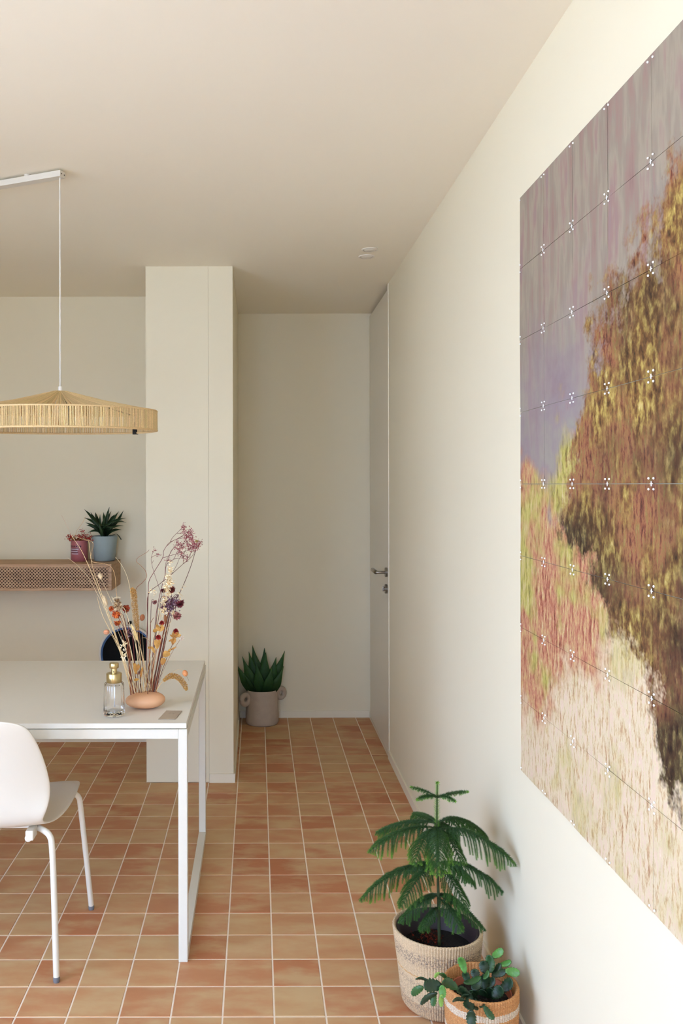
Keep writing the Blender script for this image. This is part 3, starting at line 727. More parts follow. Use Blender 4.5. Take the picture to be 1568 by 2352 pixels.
mx, my = (181.8-VX)*4.88/F, 4.88; rm, hm = 0.048, 0.119
tin = thing('rose_tin', (mx, my, z0), 'rose-pink tin with dark and pale printed lines on the shelf', 'tin')
obj('body', MB().lathe([(0.001, z0), (rm-0.002, z0), (rm, z0+0.002), (rm, z0+hm-0.002), (rm-0.001, z0+hm), (rm-0.003, z0+hm-0.001), (rm-0.003, z0+0.02)], mx, my, 48), M['pot_pink'], tin, smooth=True, auto=50)
obj('inner_fill', MB().lathe([(rm-0.0031, z0+hm-0.03), (0.001, z0+hm-0.03)], mx, my, 32, False, True), M['soil'], tin)
def arc_strip(z, h, a0, a1, mat, name='printed_line'):
    mb = MB(); n = 10; r = rm+0.0003
    for i in range(n+1):
        a = math.radians(-90+a0+(a1-a0)*i/n)
        for zz in (z-h/2, z+h/2): mb.v.append((mx+r*math.cos(a), my+r*math.sin(a), zz))
    for i in range(n): mb.f.append((2*i, 2*i+2, 2*i+3, 2*i+1))
    solid(obj(name, mb, mat, tin), 0.0002)
zz = lambda cy: at(175, 1150+cy/9.8, 4.835).z
for k in range(7):      # an unreadable row of dark letters: short upright blocks
    arc_strip(zz(1020), 0.0085, -66+k*13.5, -66+k*13.5+9.5, M['print_dark'], 'printed_letter')
arc_strip(zz(1060), 0.003, -62, 8, M['print_dark']); arc_strip(zz(1085), 0.0055, -60, 6, M['print_light'])
arc_strip(zz(1108), 0.004, -64, -2, M['print_dark']); arc_strip(zz(1135), 0.0055, -62, 0, M['print_light'])
arc_strip(zz(1160), 0.004, -60, 4, M['print_dark']); arc_strip(zz(1190), 0.0055, -48, 4, M['print_light'])
def tc(r, g, b, k=1.0): return tuple(min(1, s2l(x)*k) for x in (r, g, b))
def bits(mb, c, rad, n, size, cols, sq=(1, 1, 1)):
    """a loose cluster of tiny petals"""
    c = Vector(c)
    for _ in range(n):
        d = Vector((rnd.gauss(0, 1)*sq[0], rnd.gauss(0, 1)*sq[1], rnd.gauss(0, 1)*sq[2]))*rad*0.5
        a = Vector((rnd.gauss(0, 1), rnd.gauss(0, 1), rnd.gauss(0, 1))).normalized(); b = a.orthogonal().normalized()
        e = a.cross(b); s = size*rnd.uniform(0.6, 1.3); p = c+d; q = rnd.choice(cols); k = rnd.uniform(0.75, 1.2)
        q = tuple(min(1, x*k) for x in q)
        mb.add([p, p+a*s+b*s*0.45, p+a*s*1.7, p+a*s-b*s*0.45, p+a*s*0.9+e*s*0.35], [(0, 1, 4), (1, 2, 4), (2, 3, 4), (3, 0, 4), (0, 3, 2, 1)], q)
    return mb
reds = [tc(170, 40, 34), tc(190, 58, 44), tc(140, 28, 30)]
tzp = z0+hm
def sprig(cx, cy, Y, label, name, build):
    o = thing(name, (mx, my, z0+hm-0.03), label, 'dried flower', 'red dried flowers in the rose tin'); build(o); return o
def b1(o):
    e = at(140+200/9.8, 1150+820/9.8, 4.85)
    obj('stem', MB().tube(spline([(mx-0.005, my, z0+hm-0.028), (mx-0.03, my-0.01, tzp+0.002), e], 5), 0.0022, 6, c=tc(150, 112, 70)), M['tint'], o)
    obj('flower_head', bits(bits(MB(), e, 0.016, 90, 0.006, reds), e+Vector((0.012, 0, -0.006)), 0.01, 20, 0.006, [tc(150, 110, 70)]), M['tint'], o)
def b2(o):
    for cx, cy, Y in ((470, 650, 4.9), (400, 760, 4.87), (520, 745, 4.88), (560, 800, 4.86)):
        e = at(140+cx/9.8, 1150+cy/9.8, Y)
        obj('stem', MB().tube(spline([(mx+0.005, my, z0+hm-0.028), (mx+0.01, my, tzp+0.002), e], 5), 0.001, 5, c=tc(150, 60, 50)), M['tint'], o)
        obj('flower_head', bits(MB(), e-Vector((0, 0, 0.006)), 0.012, 46, 0.0042, reds), M['tint'], o)
    obj('flower_head', bits(MB(), at(140+480/9.8, 1150+810/9.8, 4.86), 0.022, 70, 0.005, reds, (1.2, 0.7, 0.5)), M['tint'], o)
def b3(o):
    e = at(140+650/9.8, 1150+840/9.8, 4.84)
    obj('stem', MB().tube(spline([(mx+0.012, my-0.01, z0+hm-0.028), (mx+0.036, my-0.012, tzp+0.004), e], 5), 0.0012, 5, c=tc(150, 60, 50)), M['tint'], o)
    obj('flower_head', bits(MB(), e, 0.018, 70, 0.005, reds, (0.8, 0.8, 1.2)), M['tint'], o)
def b4(o):
    c = Vector((mx, my-0.01, tzp+0.002))
    obj('petals', bits(bits(MB(), c+Vector((-0.018, 0, 0.003)), 0.020, 60, 0.007, [tc(150, 70, 40), tc(130, 50, 34), tc(160, 110, 66)], (1.3, 1, 0.5)), c+Vector((0.016, 0, 0.002)), 0.02, 60, 0.007, [tc(140, 54, 40), tc(150, 100, 60)], (1.3, 1, 0.5)), M['tint'], o)
sprig(0, 0, 0, 'red dried flower leaning left out of the rose tin', 'dried_flower', b1)
sprig(0, 0, 0, 'branched red dried sprig standing up in the rose tin', 'dried_sprig', b2)
sprig(0, 0, 0, 'red dried sprig leaning towards the blue-grey pot', 'dried_sprig', b3)
sprig(0, 0, 0, 'rust-brown dried petals filling the mouth of the rose tin', 'dried_petals', b4)

# ================================================================== agave in the pot with ring handles
M['clay'] = simple('pale_raw_clay', rgb(176, 160, 142), 0.85, var=0.10, vscale=30, bump=0.35, bscale=70, dist=0.002)
ax, ay = 0.0277, 5.385; ra_, ha = 0.103, 0.217
ag = thing('agave_plant', (ax, ay, 0), 'agave with broad pointed dark leaves in a clay pot with two ring handles', 'potted plant')
wob = lambda th, z: 0.010*math.sin(2*th+1)+0.006*math.sin(5*th+z*30)
pot = obj('pot', MB().lathe([(0.001, 0.001), (ra_*0.94, 0.001), (ra_, 0.012), (ra_*1.0, 0.06), (ra_*0.965, 0.11), (ra_*0.96, 0.17), (ra_*1.0, ha-0.004), (ra_*0.985, ha), (ra_*0.93, ha-0.006), (ra_*0.92, ha-0.05)], ax, ay, 48, flute=wob), M['clay'], ag, smooth=True, auto=70)
obj('soil', MB().lathe([(ra_*0.925, ha-0.03), (0.001, ha-0.026)], ax, ay, 32, False, True), M['soil'], ag)
for s, cz, xx in ((-1, at(557, 1605.6, 5.33).z, 0.104), (1, at(645, 1594.4, 5.43).z, 0.122)):
    ang = math.radians(33); rd = Vector((math.cos(ang)*s, math.sin(ang)*s, 0)); c = Vector((ax, ay, cz)) + rd*(xx+0.020)
    n = 28; pts = [c + rd*math.cos(2*PI*k/n)*0.027 + Vector((0, 0, math.sin(2*PI*k/n)*0.0285)) for k in range(n+1)]
    obj('ring_handle', MB().tube(pts, 0.0160, 14, False), M['clay'], pot, smooth=True)
ag1 = tc(24, 46, 20); ag2 = tc(50, 90, 34)
for (cx, cy), Y, bxo, wd, ar in (((115, 572), 5.34, -0.065, .050, -.10), ((270, 402), 5.33, -0.04, .060, -.06), ((430, 282), 5.40, -0.03, .062, -.05), ((520, 132), 5.43, -0.005, .070, -.03),
        ((815, 192), 5.45, 0.01, .064, -.02), ((850, 300), 5.34, 0.012, .072, -.03), ((1105, 418), 5.36, 0.045, .066, -.06), ((1315, 268), 5.42, 0.06, .060, -.08), ((1290, 640), 5.33, 0.07, .048, -.12),
        ((620, 560), 5.31, -0.01, .056, -.06), ((1000, 660), 5.31, 0.03, .055, -.08)):
    tp = at(530+cx/10.69, 1470+cy/10.69, Y)
    b0 = Vector((ax+bxo*0.75, ay+(Y-5.385)*0.5, ha-0.03))
    o = obj('leaf', leaf_mb(MB(), b0, tp, wd*1.12, ar, up=Vector((0, 1, 0.2)), fold=-0.35, col=ag1, col2=ag2, n=14,
        wprof=lambda t: (0.62+0.38*math.sin(PI*min(1, t*1.15)))*(1 if t < 0.45 else max(0.0, 1-((t-0.45)/0.55)**1.25))+0.01), M['leaf'], ag, smooth=True)
    solid(o, 0.004)

# ================================================================== soap dispenser, card and flower vase on the table
sx, sy = (261-VX)*2.782/F, 2.782; zt0 = TZ+0.0004
so_ = thing('soap_dispenser', (sx, sy, zt0), 'fluted clear glass soap dispenser with a brushed brass pump', 'soap dispenser')
M['glass'] = m_glass('clear_glass', 1.45, 0.0)
def flute(th, z): return 0.012*math.cos(20*th) if z > zt0+0.020 and z < zt0+0.102 else 0.004*math.cos(20*th)
outer = [(0.001, zt0), (0.027, zt0), (0.033, zt0+0.003), (0.0355, zt0+0.009), (0.0355, zt0+0.016), (0.0345, zt0+0.021), (0.0340, zt0+0.028), (0.0330, zt0+0.065), (0.0322, zt0+0.100), (0.0300, zt0+0.107), (0.024, zt0+0.1095), (0.020, zt0+0.111)]
inner = [(0.0165, zt0+0.111), (0.0165, zt0+0.107), (0.0285, zt0+0.1035), (0.0302, zt0+0.098), (0.0318, zt0+0.026), (0.0305, zt0+0.019), (0.026, zt0+0.0150), (0.001, zt0+0.0145)]
obj('bottle', MB().lathe(outer+inner, sx, sy, 160, flute=flute), M['glass'], so_, smooth=True)
zc = zt0+0.1105
cl = obj('collar', MB().lathe([(0.0168, zc-0.004), (0.0242, zc-0.003), (0.0248, zc-0.002), (0.0248, zc+0.026), (0.0240, zc+0.0272), (0.010, zc+0.0275)], sx, sy, 48, False, True), M['brass'], so_, smooth=True, auto=40)
st = obj('pump_stem', MB().lathe([(0.0090, zc+0.024), (0.0092, zc+0.038), (0.0090, zc+0.046)], sx, sy, 32, True, True), M['brass'], so_, smooth=True, auto=40)
obj('spout_hole', MB().tube([(sx, sy-0.0085, zc+0.0335), (sx, sy-0.0096, zc+0.0335)], 0.0016, 12), M['gap'], st)
obj('pump_head', MB().lathe([(0.009, zc+0.0435), (0.0145, zc+0.044), (0.0151, zc+0.045), (0.0151, zc+0.0585), (0.0142, zc+0.060), (0.001, zc+0.0604)], sx, sy, 40, True), M['brass'], so_, smooth=True, auto=40)
M['tube'] = simple('milky_tube', (0.75, 0.76, 0.78, 1), 0.4, var=0.02)
obj('dip_tube', MB().tube([(sx, sy, zc), (sx+0.001, sy, zc-0.03), (sx+0.002, sy, zt0+0.026)], 0.0022, 10), M['tube'], so_, smooth=True)

cpts = [onz(362, 1652.3, TZ), onz(401.5, 1652.6, TZ), onz(417, 1634, TZ), onz(381, 1632.3, TZ)]
M['card'] = simple('beige_card', rgb(176, 160, 138), 0.7, var=0.03)
M['card_print'] = simple('card_print', rgb(206, 192, 170), 0.6, var=0.02)
mb = MB()
ctop = [Vector((p.x, p.y, TZ+h)) for p, h in zip(cpts, (0.0016, 0.0022, 0.0030, 0.0016))]
mb.add([(p.x, p.y, p.z-0.0011) for p in ctop]+ctop, [(3, 2, 1, 0), (4, 5, 6, 7), (0, 1, 5, 4), (1, 2, 6, 5), (2, 3, 7, 6), (3, 0, 4, 7)])
card = tag(obj('business_card', mb, M['card']), 'small beige card with a pale emblem at the table corner', 'card')
ex, ey = ctop[1]-ctop[0], ctop[3]-ctop[0]
def cp(u, v): return ctop[0]+ex*u+ey*v+Vector((0, 0, 0.0006))
em = MB()      # the faint oval emblem: two brackets and three small letters between them
for s in (-1, 1):
    pts = [cp(0.5+s*(0.10+0.07*math.cos(a)), 0.60+0.10*math.sin(a)) for a in [math.radians(x) for x in range(-70, 71, 20)]]
    em.tube(pts, 0.0004, 5)
em.tube([cp(0.445, 0.655), cp(0.445, 0.545), cp(0.475, 0.56), cp(0.475, 0.64), cp(0.445, 0.655)], 0.00032, 5)
em.tube([cp(0.50, 0.545), cp(0.50, 0.655), cp(0.525, 0.63), cp(0.50, 0.60), cp(0.528, 0.57), cp(0.50, 0.545)], 0.00032, 5)
em.tube([cp(0.56, 0.655), cp(0.56, 0.565), cp(0.542, 0.55)], 0.00032, 5)
obj('emblem', em, M['card_print'], card)

M['peach'] = simple('matte_peach_ceramic', rgb(214, 164, 124), 0.6, var=0.03, vscale=20, bump=0.05, bscale=200, spec=0.4)
vx, vy, vz = (332.5-VX)*2.872/F, 2.872, TZ+0.0278
vb = MB(); nu, nv = 48, 24
for i in range(nv+1):
    ph = -PI/2+PI*i/nv; c_ = math.copysign(abs(math.cos(ph))**0.85, math.cos(ph)); s_ = math.sin(ph)
    for k in range(nu):
        th = 2*PI*k/nu
        vb.v.append((vx+0.067*c_*math.cos(th), vy+0.046*c_*math.sin(th), vz+0.027*s_*(1+0.05*math.cos(th-0.6))+0.002*math.cos(th)*c_))
for i in range(nv):
    for k in range(nu): vb.f.append((i*nu+k, i*nu+(k+1) % nu, (i+1)*nu+(k+1) % nu, (i+1)*nu+k))
vase = tag(obj('pebble_vase', vb, M['peach'], smooth=True), 'flat peach pebble-shaped vase holding the dried flowers', 'vase')

# ================================================================== dried flowers in the vase
VYB = 2.872
def stem_pts(px, dy, n=6, y0=VYB):
    ln = [0.0]
    for a, b in zip(px, px[1:]): ln.append(ln[-1]+math.hypot(b[0]-a[0], b[1]-a[1]))
    return spline([at(x, y, y0+dy*(l/ln[-1])) for (x, y), l in zip(px, ln)], n)
FG = 'dried stems in the pebble vase'
def fthing(name, px, label, group=FG):
    b = at(px[0][0], px[0][1], VYB)
    return thing(name, b, label, 'dried flower', group)
def stem(o, px, dy, r, c, r1=None, y0=VYB, name='stem'):
    pts = stem_pts(px, dy, 6, y0); r1 = r if r1 is None else r1
    k = rnd.uniform(0.9, 1.1)
    obj(name, MB().tube(pts, [r+(r1-r)*i/(len(pts)-1) for i in range(len(pts))], 6, c=tuple(x*k for x in c)), M['tint'], o, smooth=True)
    return pts
def petals(mb, c, axis, r, n, rings, cols, curl=0.5, wid=0.22):
    """daisy-like head: rings of pointed petals opening round the axis"""
    c = Vector(c); ax_ = Vector(axis).normalized(); a = ax_.orthogonal().normalized(); b = ax_.cross(a)
    for k in range(rings):
        f = (k+0.5)/rings; el = math.radians(-35+110*f*curl*1.6); rr = r*(1-0.35*f)
        for j in range(n):
            th = 2*PI*(j+0.5*(k % 2))/n + rnd.uniform(-0.12, 0.12)
            d = (a*math.cos(th)+b*math.sin(th))*math.cos(el) + ax_*math.sin(el); s = ax_.cross(d).normalized()
            L = rr*rnd.uniform(0.85, 1.12); q = rnd.choice(cols); kk = rnd.uniform(0.8, 1.2); q = tuple(min(1, x*kk) for x in q)
            m = c + d*L*0.55 + ax_*L*0.08; w_ = L*wid
            mb.add([c+ax_*r*0.1*f, m+s*w_, c+d*L+ax_*L*0.12, m-s*w_, m+ax_*L*0.06], [(0, 1, 4), (1, 2, 4), (2, 3, 4), (3, 0, 4)], q)
    return mb
STRAW = tc(218, 188, 138); PALE = tc(226, 202, 156); BROWN = tc(132, 72, 44); DARK = tc(92, 52, 42); MAROON = tc(110, 50, 50)
GOLDS = [tc(198, 146, 70), tc(212, 164, 88), tc(172, 118, 56), tc(224, 186, 118)]
CREAMS = [tc(236, 214, 170), tc(226, 200, 150), tc(240, 224, 190)]
ORNG = [tc(176, 74, 36), tc(198, 94, 40), tc(140, 52, 34), tc(214, 122, 48)]
PINKS = [tc(150, 70, 74), tc(176, 104, 106), tc(122, 48, 54), tc(190, 132, 130)]
BURG = [tc(112, 46, 54), tc(134, 62, 66), tc(88, 34, 40)]
PURP = [tc(138, 108, 122), tc(156, 126, 138), tc(112, 78, 96), tc(120, 80, 84)]
LEAFG = tc(188, 140, 72); LEAFG2 = tc(166, 112, 56)
# --- long pale grasses on the left
for px, dy, lab in (([(303, 1597), (276, 1500), (250, 1420), (222, 1345), (190, 1270), (163, 1228)], 0.02, 'tallest straight pale grass stalk, leaning far left across the shelf'),
                    ([(305, 1597), (280, 1505), (256, 1430), (229, 1352), (212, 1300), (203, 1238)], -0.02, 'pale grass stalk just right of the tallest one, crossing the lattice'),
                    ([(312, 1597), (293, 1540), (272, 1485), (246, 1436), (232, 1405), (222, 1370)], -0.03, 'thin pale grass stalk ending low beneath the shelf')):
    o = fthing('dried_grass', px, lab); P = stem(o, px, dy, 0.0016, STRAW, 0.0006)
    if dy == 0.02:
        obj('awn', MB().tube(stem_pts([(163, 1228), (150, 1200), (141, 1182)], 0, 4, VYB+0.02), 0.0003, 5, c=tc(200, 150, 120)), M['tint'], o)
# --- bunny tails
for px, dy, L, rr, lab in (([(330, 1597), (300, 1500), (272, 1420), (246, 1360), (231, 1326)], 0.01, 0.009, 0.0058, 'small round cream bunny-tail in front of the lattice'),
                           ([(322, 1597), (290, 1500), (262, 1430), (243, 1385)], 0.03, 0.018, 0.0066, 'longer cream bunny-tail just beneath the shelf')):
    o = fthing('bunny_tail', px, lab); P = stem(o, px, dy, 0.0007, PALE, 0.0005)
    d_ = (P[-1]-P[-2]).normalized(); rot = d_.to_track_quat('Z', 'Y').to_matrix()
    hb = MB().ellipsoid(P[-1]+d_*L*0.5, rr, rr, L, 14, 10, rot, tc(224, 200, 160))
    for _ in range(160):
        q = Vector((rnd.gauss(0, 1), rnd.gauss(0, 1), rnd.gauss(0, 1))).normalized(); s_ = rot @ Vector((q.x*rr, q.y*rr, q.z*L)); c0 = P[-1]+d_*L*0.5+s_*0.95
        hb.tube([c0, c0+(rot @ q)*0.003+d_*0.002], [0.0003, 0.0001], 3, False, tc(232, 212, 176))
    obj('seed_head', hb, M['tint'], o)
# --- curly twigs
for px, dy, c, r, lab in (([(318, 1597), (300, 1500), (282, 1430), (268, 1372), (264, 1325), (256, 1303), (240, 1294), (216, 1291), (208, 1282), (210, 1268), (214, 1252), (210, 1243), (198, 1240), (180, 1234), (174, 1230), (176, 1218), (188, 1202), (196, 1186)], 0.03, tc(196, 156, 108), 0.0010, 'longest curly twig, looping up past the blue-grey pot'),
                          ([(334, 1597), (322, 1480), (310, 1380), (312, 1352), (326, 1338), (336, 1325), (333, 1310), (320, 1296), (313, 1289), (316, 1281), (328, 1273), (338, 1267), (342, 1262)], 0.0, tc(150, 100, 68), 0.0011, 'brown curly twig beside the wall corner above the golden spike'),
                          ([(326, 1597), (312, 1480), (302, 1400), (298, 1352), (290, 1320), (278, 1296), (265, 1279)], 0.02, PALE, 0.0009, 'pale arched blade ending beside the shelf corner')):
    o = fthing('curly_twig' if 'curly' in lab else 'dried_grass', px, lab); stem(o, px, dy, r, c, r*0.6)
o = fthing('dried_grass', [(300, 1597)], 'faint thin blade bending left over the shelf front'); stem(o, [(316, 1597), (280, 1500), (245, 1410), (205, 1330), (180, 1300), (155, 1280)], 0.05, 0.0006, PALE, 0.0004)
# --- orange strawflowers
for k, (px, hd, r, lab, cols) in enumerate((
        ([(308, 1597), (296, 1540), (290, 1470), (278, 1420), (255, 1397)], (-0.5, -0.5, 0.5), 0.0125, 'orange-red strawflower at the far left of the orange cluster', ORNG),
        ([(312, 1597), (300, 1520), (294, 1440), (289, 1397)], (0.6, -0.6, 0.4), 0.0175, 'dark orange strawflower beside the golden spike', [tc(150, 60, 40), tc(180, 86, 48), tc(104, 42, 36)]),
        ([(306, 1597), (298, 1530), (286, 1450), (266, 1410)], (-0.1, -0.9, -0.2), 0.0185, 'bright orange strawflower in the middle of the orange cluster', ORNG),
        ([(304, 1597), (298, 1540), (287, 1480), (269, 1430)], (0.1, -0.5, -0.9), 0.0150, 'lowest orange strawflower, hanging downwards', ORNG))):
    o = fthing('strawflower', px, lab); P = stem(o, px, -0.012*k, 0.0010, BROWN, 0.0008)
    obj('flower_head', petals(MB(), P[-1], hd, r, 15, 4, cols), M['tint'], o)
o = fthing('thistle_head', [(314, 1597)], 'straw-coloured spiky thistle head above the orange strawflowers')
P = stem(o, [(314, 1597), (303, 1510), (292, 1460), (277, 1400)], -0.03, 0.0009, PALE)
obj('flower_head', petals(petals(MB(), at(270, 1393, VYB-0.035), (-0.1, -0.7, 0.6), 0.021, 22, 5, [tc(178, 148, 110), tc(150, 116, 84), tc(204, 178, 140)], 0.7, 0.09), at(269, 1383, VYB-0.03), (0, -0.2, 1), 0.018, 16, 3, [tc(170, 140, 100), tc(140, 106, 74)], 0.8, 0.14), M['tint'], o)
obj('bract', MB().tube(stem_pts([(258, 1376), (265, 1371), (276, 1371)], 0, 4, VYB-0.03), 0.0008, 5, c=PALE), M['tint'], o)
o = fthing('dried_grass', [(318, 1597)], 'pair of thin straw stalks rising through the thistle head')
stem(o, [(318, 1597), (302, 1500), (276, 1410), (256, 1370)], -0.04, 0.0007, PALE); stem(o, [(336, 1597), (316, 1500), (290, 1410), (281, 1393)], -0.05, 0.0009, PALE)
# --- golden foxtails
def foxtail(mb, pts, r0, cols, n=900, sz=0.0028):
    for _ in range(n):
        t = rnd.random(); k = min(int(t*(len(pts)-1)), len(pts)-2); p = pts[k].lerp(pts[k+1], t*(len(pts)-1)-k)
        w_ = r0*min(1, 0.35+3.0*t)*min(1, (1-t)*6+0.25); a = rnd.uniform(0, 2*PI); tn = (pts[k+1]-pts[k]).normalized(); u_ = tn.orthogonal().normalized(); v_ = tn.cross(u_)
        d = u_*math.cos(a)+v_*math.sin(a); c = p+d*w_*math.sqrt(rnd.uniform(0.2, 1.0)); q = rnd.choice(cols); kk = rnd.uniform(0.75, 1.2); q = tuple(min(1, x*kk) for x in q)
        e = (d+tn*0.6).normalized()*sz*rnd.uniform(0.7, 1.4); s = tn.cross(d)*sz*0.55
        mb.add([c, c+e*0.5+s, c+e, c+e*0.5-s, c+e*0.5+d*sz*0.5], [(0, 1, 4), (1, 2, 4), (2, 3, 4), (3, 0, 4)], q)
    return mb
o = fthing('foxtail_spike', [(326, 1597)], 'upright golden foxtail spike in the middle of the bouquet')
stem(o, [(328, 1597), (322, 1520), (314, 1450)], -0.02, 0.0012, STRAW)
obj('seed_head', foxtail(MB(), stem_pts([(315, 1448), (312, 1420), (309, 1390), (307, 1365), (302, 1350)], 0, 6, VYB-0.02), 0.0088, GOLDS, 2400), M['tint'], o)
obj('husk', leaf_mb(MB(), at(314, 1470, VYB-0.03), at(300, 1432, VYB-0.03), 0.010, 0.1, up=Vector((0, 1, 0)), col=tc(206, 172, 110), col2=tc(224, 198, 140)), M['tint'], o)
o = fthing('foxtail_spike', [(352, 1597)], 'drooping golden foxtail arching over the right end of the vase')
stem(o, [(352, 1597), (362, 1578), (376, 1562)], -0.01, 0.0009, STRAW)
obj('seed_head', foxtail(MB(), stem_pts([(374, 1564), (386, 1554), (398, 1552), (411, 1558), (421, 1570), (428, 1585)], -0.02, 6, VYB-0.01), 0.0078, GOLDS, 2200), M['tint'], o)
# --- seed pods
def pod(mb, c, r, L, axis, c1):
    rot = Vector(axis).normalized().to_track_quat('Z', 'Y').to_matrix(); c = Vector(c)
    mb.ellipsoid(c, r, r, L, 18, 10, rot, c1)
    for k in range(6):
        th = 2*PI*k/6; d = rot @ Vector((math.cos(th), math.sin(th), 0)); ax_ = rot @ Vector((0, 0, 1))
        mb.tube([c+d*r*math.sin(PI*i/8)*1.01-ax_*L*math.cos(PI*i/8)*1.01 for i in range(9)], 0.0004, 4, False, tuple(x*0.7 for x in c1))
    return mb
for px, dy, e, r, L, axis, cc, lab in (([(300, 1597), (283, 1520), (262, 1470), (250, 1452)], 0.0, (243.5, 1451), 0.0085, 0.0105, (1, -0.3, 0.2), tc(206, 142, 104), 'rosy papery seed pod left of the tall grass'),
        ([(336, 1597), (330, 1520), (326, 1450), (325, 1430)], 0.02, (326, 1418), 0.0085, 0.0110, (0.2, 0, 1), tc(176, 112, 74), 'brown seed pod standing beside the golden spike'),
        ([(354, 1597), (368, 1568), (384, 1552), (400, 1541), (412, 1537), (420, 1540)], -0.02, (424, 1546), 0.0085, 0.0105, (0.5, -0.2, -1), tc(214, 144, 92), 'orange round seed pod hanging over the table corner')):
    o = fthing('seed_pod_stem', px, lab); P = stem(o, px, dy, 0.0006, STRAW, 0.0004)
    c = at(e[0], e[1], VYB+dy); ph = obj('seed_pod', pod(MB(), c, r, L, axis, cc), M['tint'], o, smooth=True)
    if 'orange' in lab: obj('tail', MB().tube(stem_pts([(427, 1552), (430, 1557), (432, 1563)], 0, 3, VYB-0.02), 0.0003, 4, c=DARK), M['tint'], o)
# --- oat panicle
o = fthing('oat_panicle', [(310, 1597)], 'pale oat panicle low in front of the dark round plate')
stem(o, [(316, 1597), (300, 1540), (287, 1490), (277, 1460)], -0.03, 0.0008, PALE, 0.0005)
for _ in range(34):
    b0 = (284+rnd.uniform(-8, 6), 1500+rnd.uniform(-26, 20)); sc_ = rnd.uniform(5, 9); aa = rnd.uniform(-1.0, 1.0)
    obj('husk', leaf_mb(MB(), at(b0[0], b0[1], VYB-0.03+rnd.uniform(-.015, .015)), at(b0[0]+sc_*math.sin(aa), b0[1]-sc_*math.cos(aa), VYB-0.03), 0.0032, 0.1, up=Vector((0, 1, 0)), col=rnd.choice(CREAMS), n=4), M['tint'], o)
# --- thick brown stems
for px, dy, r, c, lab in (([(300, 1600), (297, 1545), (297, 1500), (293, 1470), (287, 1430), (281, 1410)], 0.0, 0.0028, BROWN, 'thickest brown stem at the left of the bouquet, bending left'),
        ([(311, 1600), (309, 1540), (306, 1490), (303, 1458)], 0.01, 0.0022, BROWN, 'brown stem standing straight in front of the round plate'),
        ([(319, 1600), (322, 1550), (318, 1490), (316, 1450)], 0.02, 0.0016, DARK, 'dark thin stem right of the straight brown one'),
        ([(344, 1600), (357, 1540), (370, 1480), (380, 1430), (386, 1408)], 0.0, 0.0027, DARK, 'thick dark stem rising to the mauve flower clump'),
        ([(355, 1600), (365, 1540), (378, 1470), (388, 1420)], -0.02, 0.0024, BROWN, 'thick russet stem right of the dark one'),
        ([(331, 1600), (341, 1530), (344, 1460), (345, 1432), (352, 1418)], 0.01, 0.0022, BROWN, 'brown forked stem in front of the wall corner')):
    o = fthing('woody_twig', px, lab); stem(o, px, dy, r, c, r*0.3)
o = fthing('mauve_flower', [(308, 1597)], 'small mauve bloom cluster in front of the round plate'); P = stem(o, [(314, 1597), (308, 1520), (304, 1455)], -0.01, 0.0014, MAROON)
obj('flower_head', bits(MB(), at(302, 1453, VYB-0.01), 0.014, 70, 0.0045, PURP, (1.4, 1, 0.7)), M['tint'], o)
o = fthing('dried_grass', [(322, 1597)], 'sheaf of straw stalks crossing in the middle of the bouquet')
for a, b, c in (((322, 1597), (313, 1500), (305, 1450)), ((340, 1597), (326, 1510), (310, 1455)), ((346, 1597), (330, 1520), (318, 1470)), ((330, 1597), (345, 1500), (366, 1400)), ((338, 1597), (356, 1490), (380, 1330)), ((326, 1597), (350, 1510), (395, 1420)), ((350, 1597), (334, 1540), (322, 1490))):
    stem(o, [a, b, c], rnd.uniform(-0.05, 0.02), 0.0010, rnd.choice([STRAW, PALE]), 0.0006, name='stalk')
obj('leaf', leaf_mb(MB(), at(343, 1478, VYB-0.04), at(323, 1465, VYB-0.04), 0.006, 0.25, col=PALE, n=8), M['tint'], o)
# --- rose sea lavender
def spray(o, branches, clusters, dy, r, c):
    for b in branches: stem(o, b, 0.0 if len(b) < 0 else 0.012*rnd.uniform(-1, 1), r*(1 if b is branches[0] else 0.55), c, r*0.4, VYB+dy, 'stem' if b is branches[0] else 'twig')
    for (x, y, rad, n) in clusters:
        obj('flower_cluster', bits(MB(), at(x, y, VYB+dy+rnd.uniform(-.02, .02)), rad, n, 0.0036, PINKS), M['tint'], o)
o = fthing('sea_lavender', [(334, 1597)], 'tallest rose sea lavender spray, reaching up to the right')
spray(o, [[(334, 1597), (336, 1480), (338, 1420), (339.6, 1365), (341.5, 1335), (354, 1312), (373, 1281), (375, 1266), (382, 1254), (390, 1245), (407, 1237), (426, 1228)],
          [(390, 1245), (397, 1233), (413, 1217), (421, 1207)], [(413, 1217), (418, 1216), (422, 1214)], [(406, 1225), (414, 1224), (420, 1224)], [(382, 1254), (400, 1240), (420, 1235), (430, 1232)],
          [(373, 1281), (407, 1271), (433, 1263), (445, 1252)], [(407, 1237), (420, 1229), (436, 1216)]],
      [(421, 1209, .010, 34), (421, 1216, .008, 22), (438, 1216, .010, 24), (430, 1226, .014, 60), (437, 1231, .014, 60), (428, 1237, .012, 34), (441, 1236, .010, 30), (420, 1224, .005, 10), (428, 1246, .010, 30), (432, 1252, .008, 24)], 0.02, 0.0014, MAROON)
o = fthing('sea_lavender', [(342, 1597)], 'rose sea lavender spray in the middle, with a broken line of small blooms')
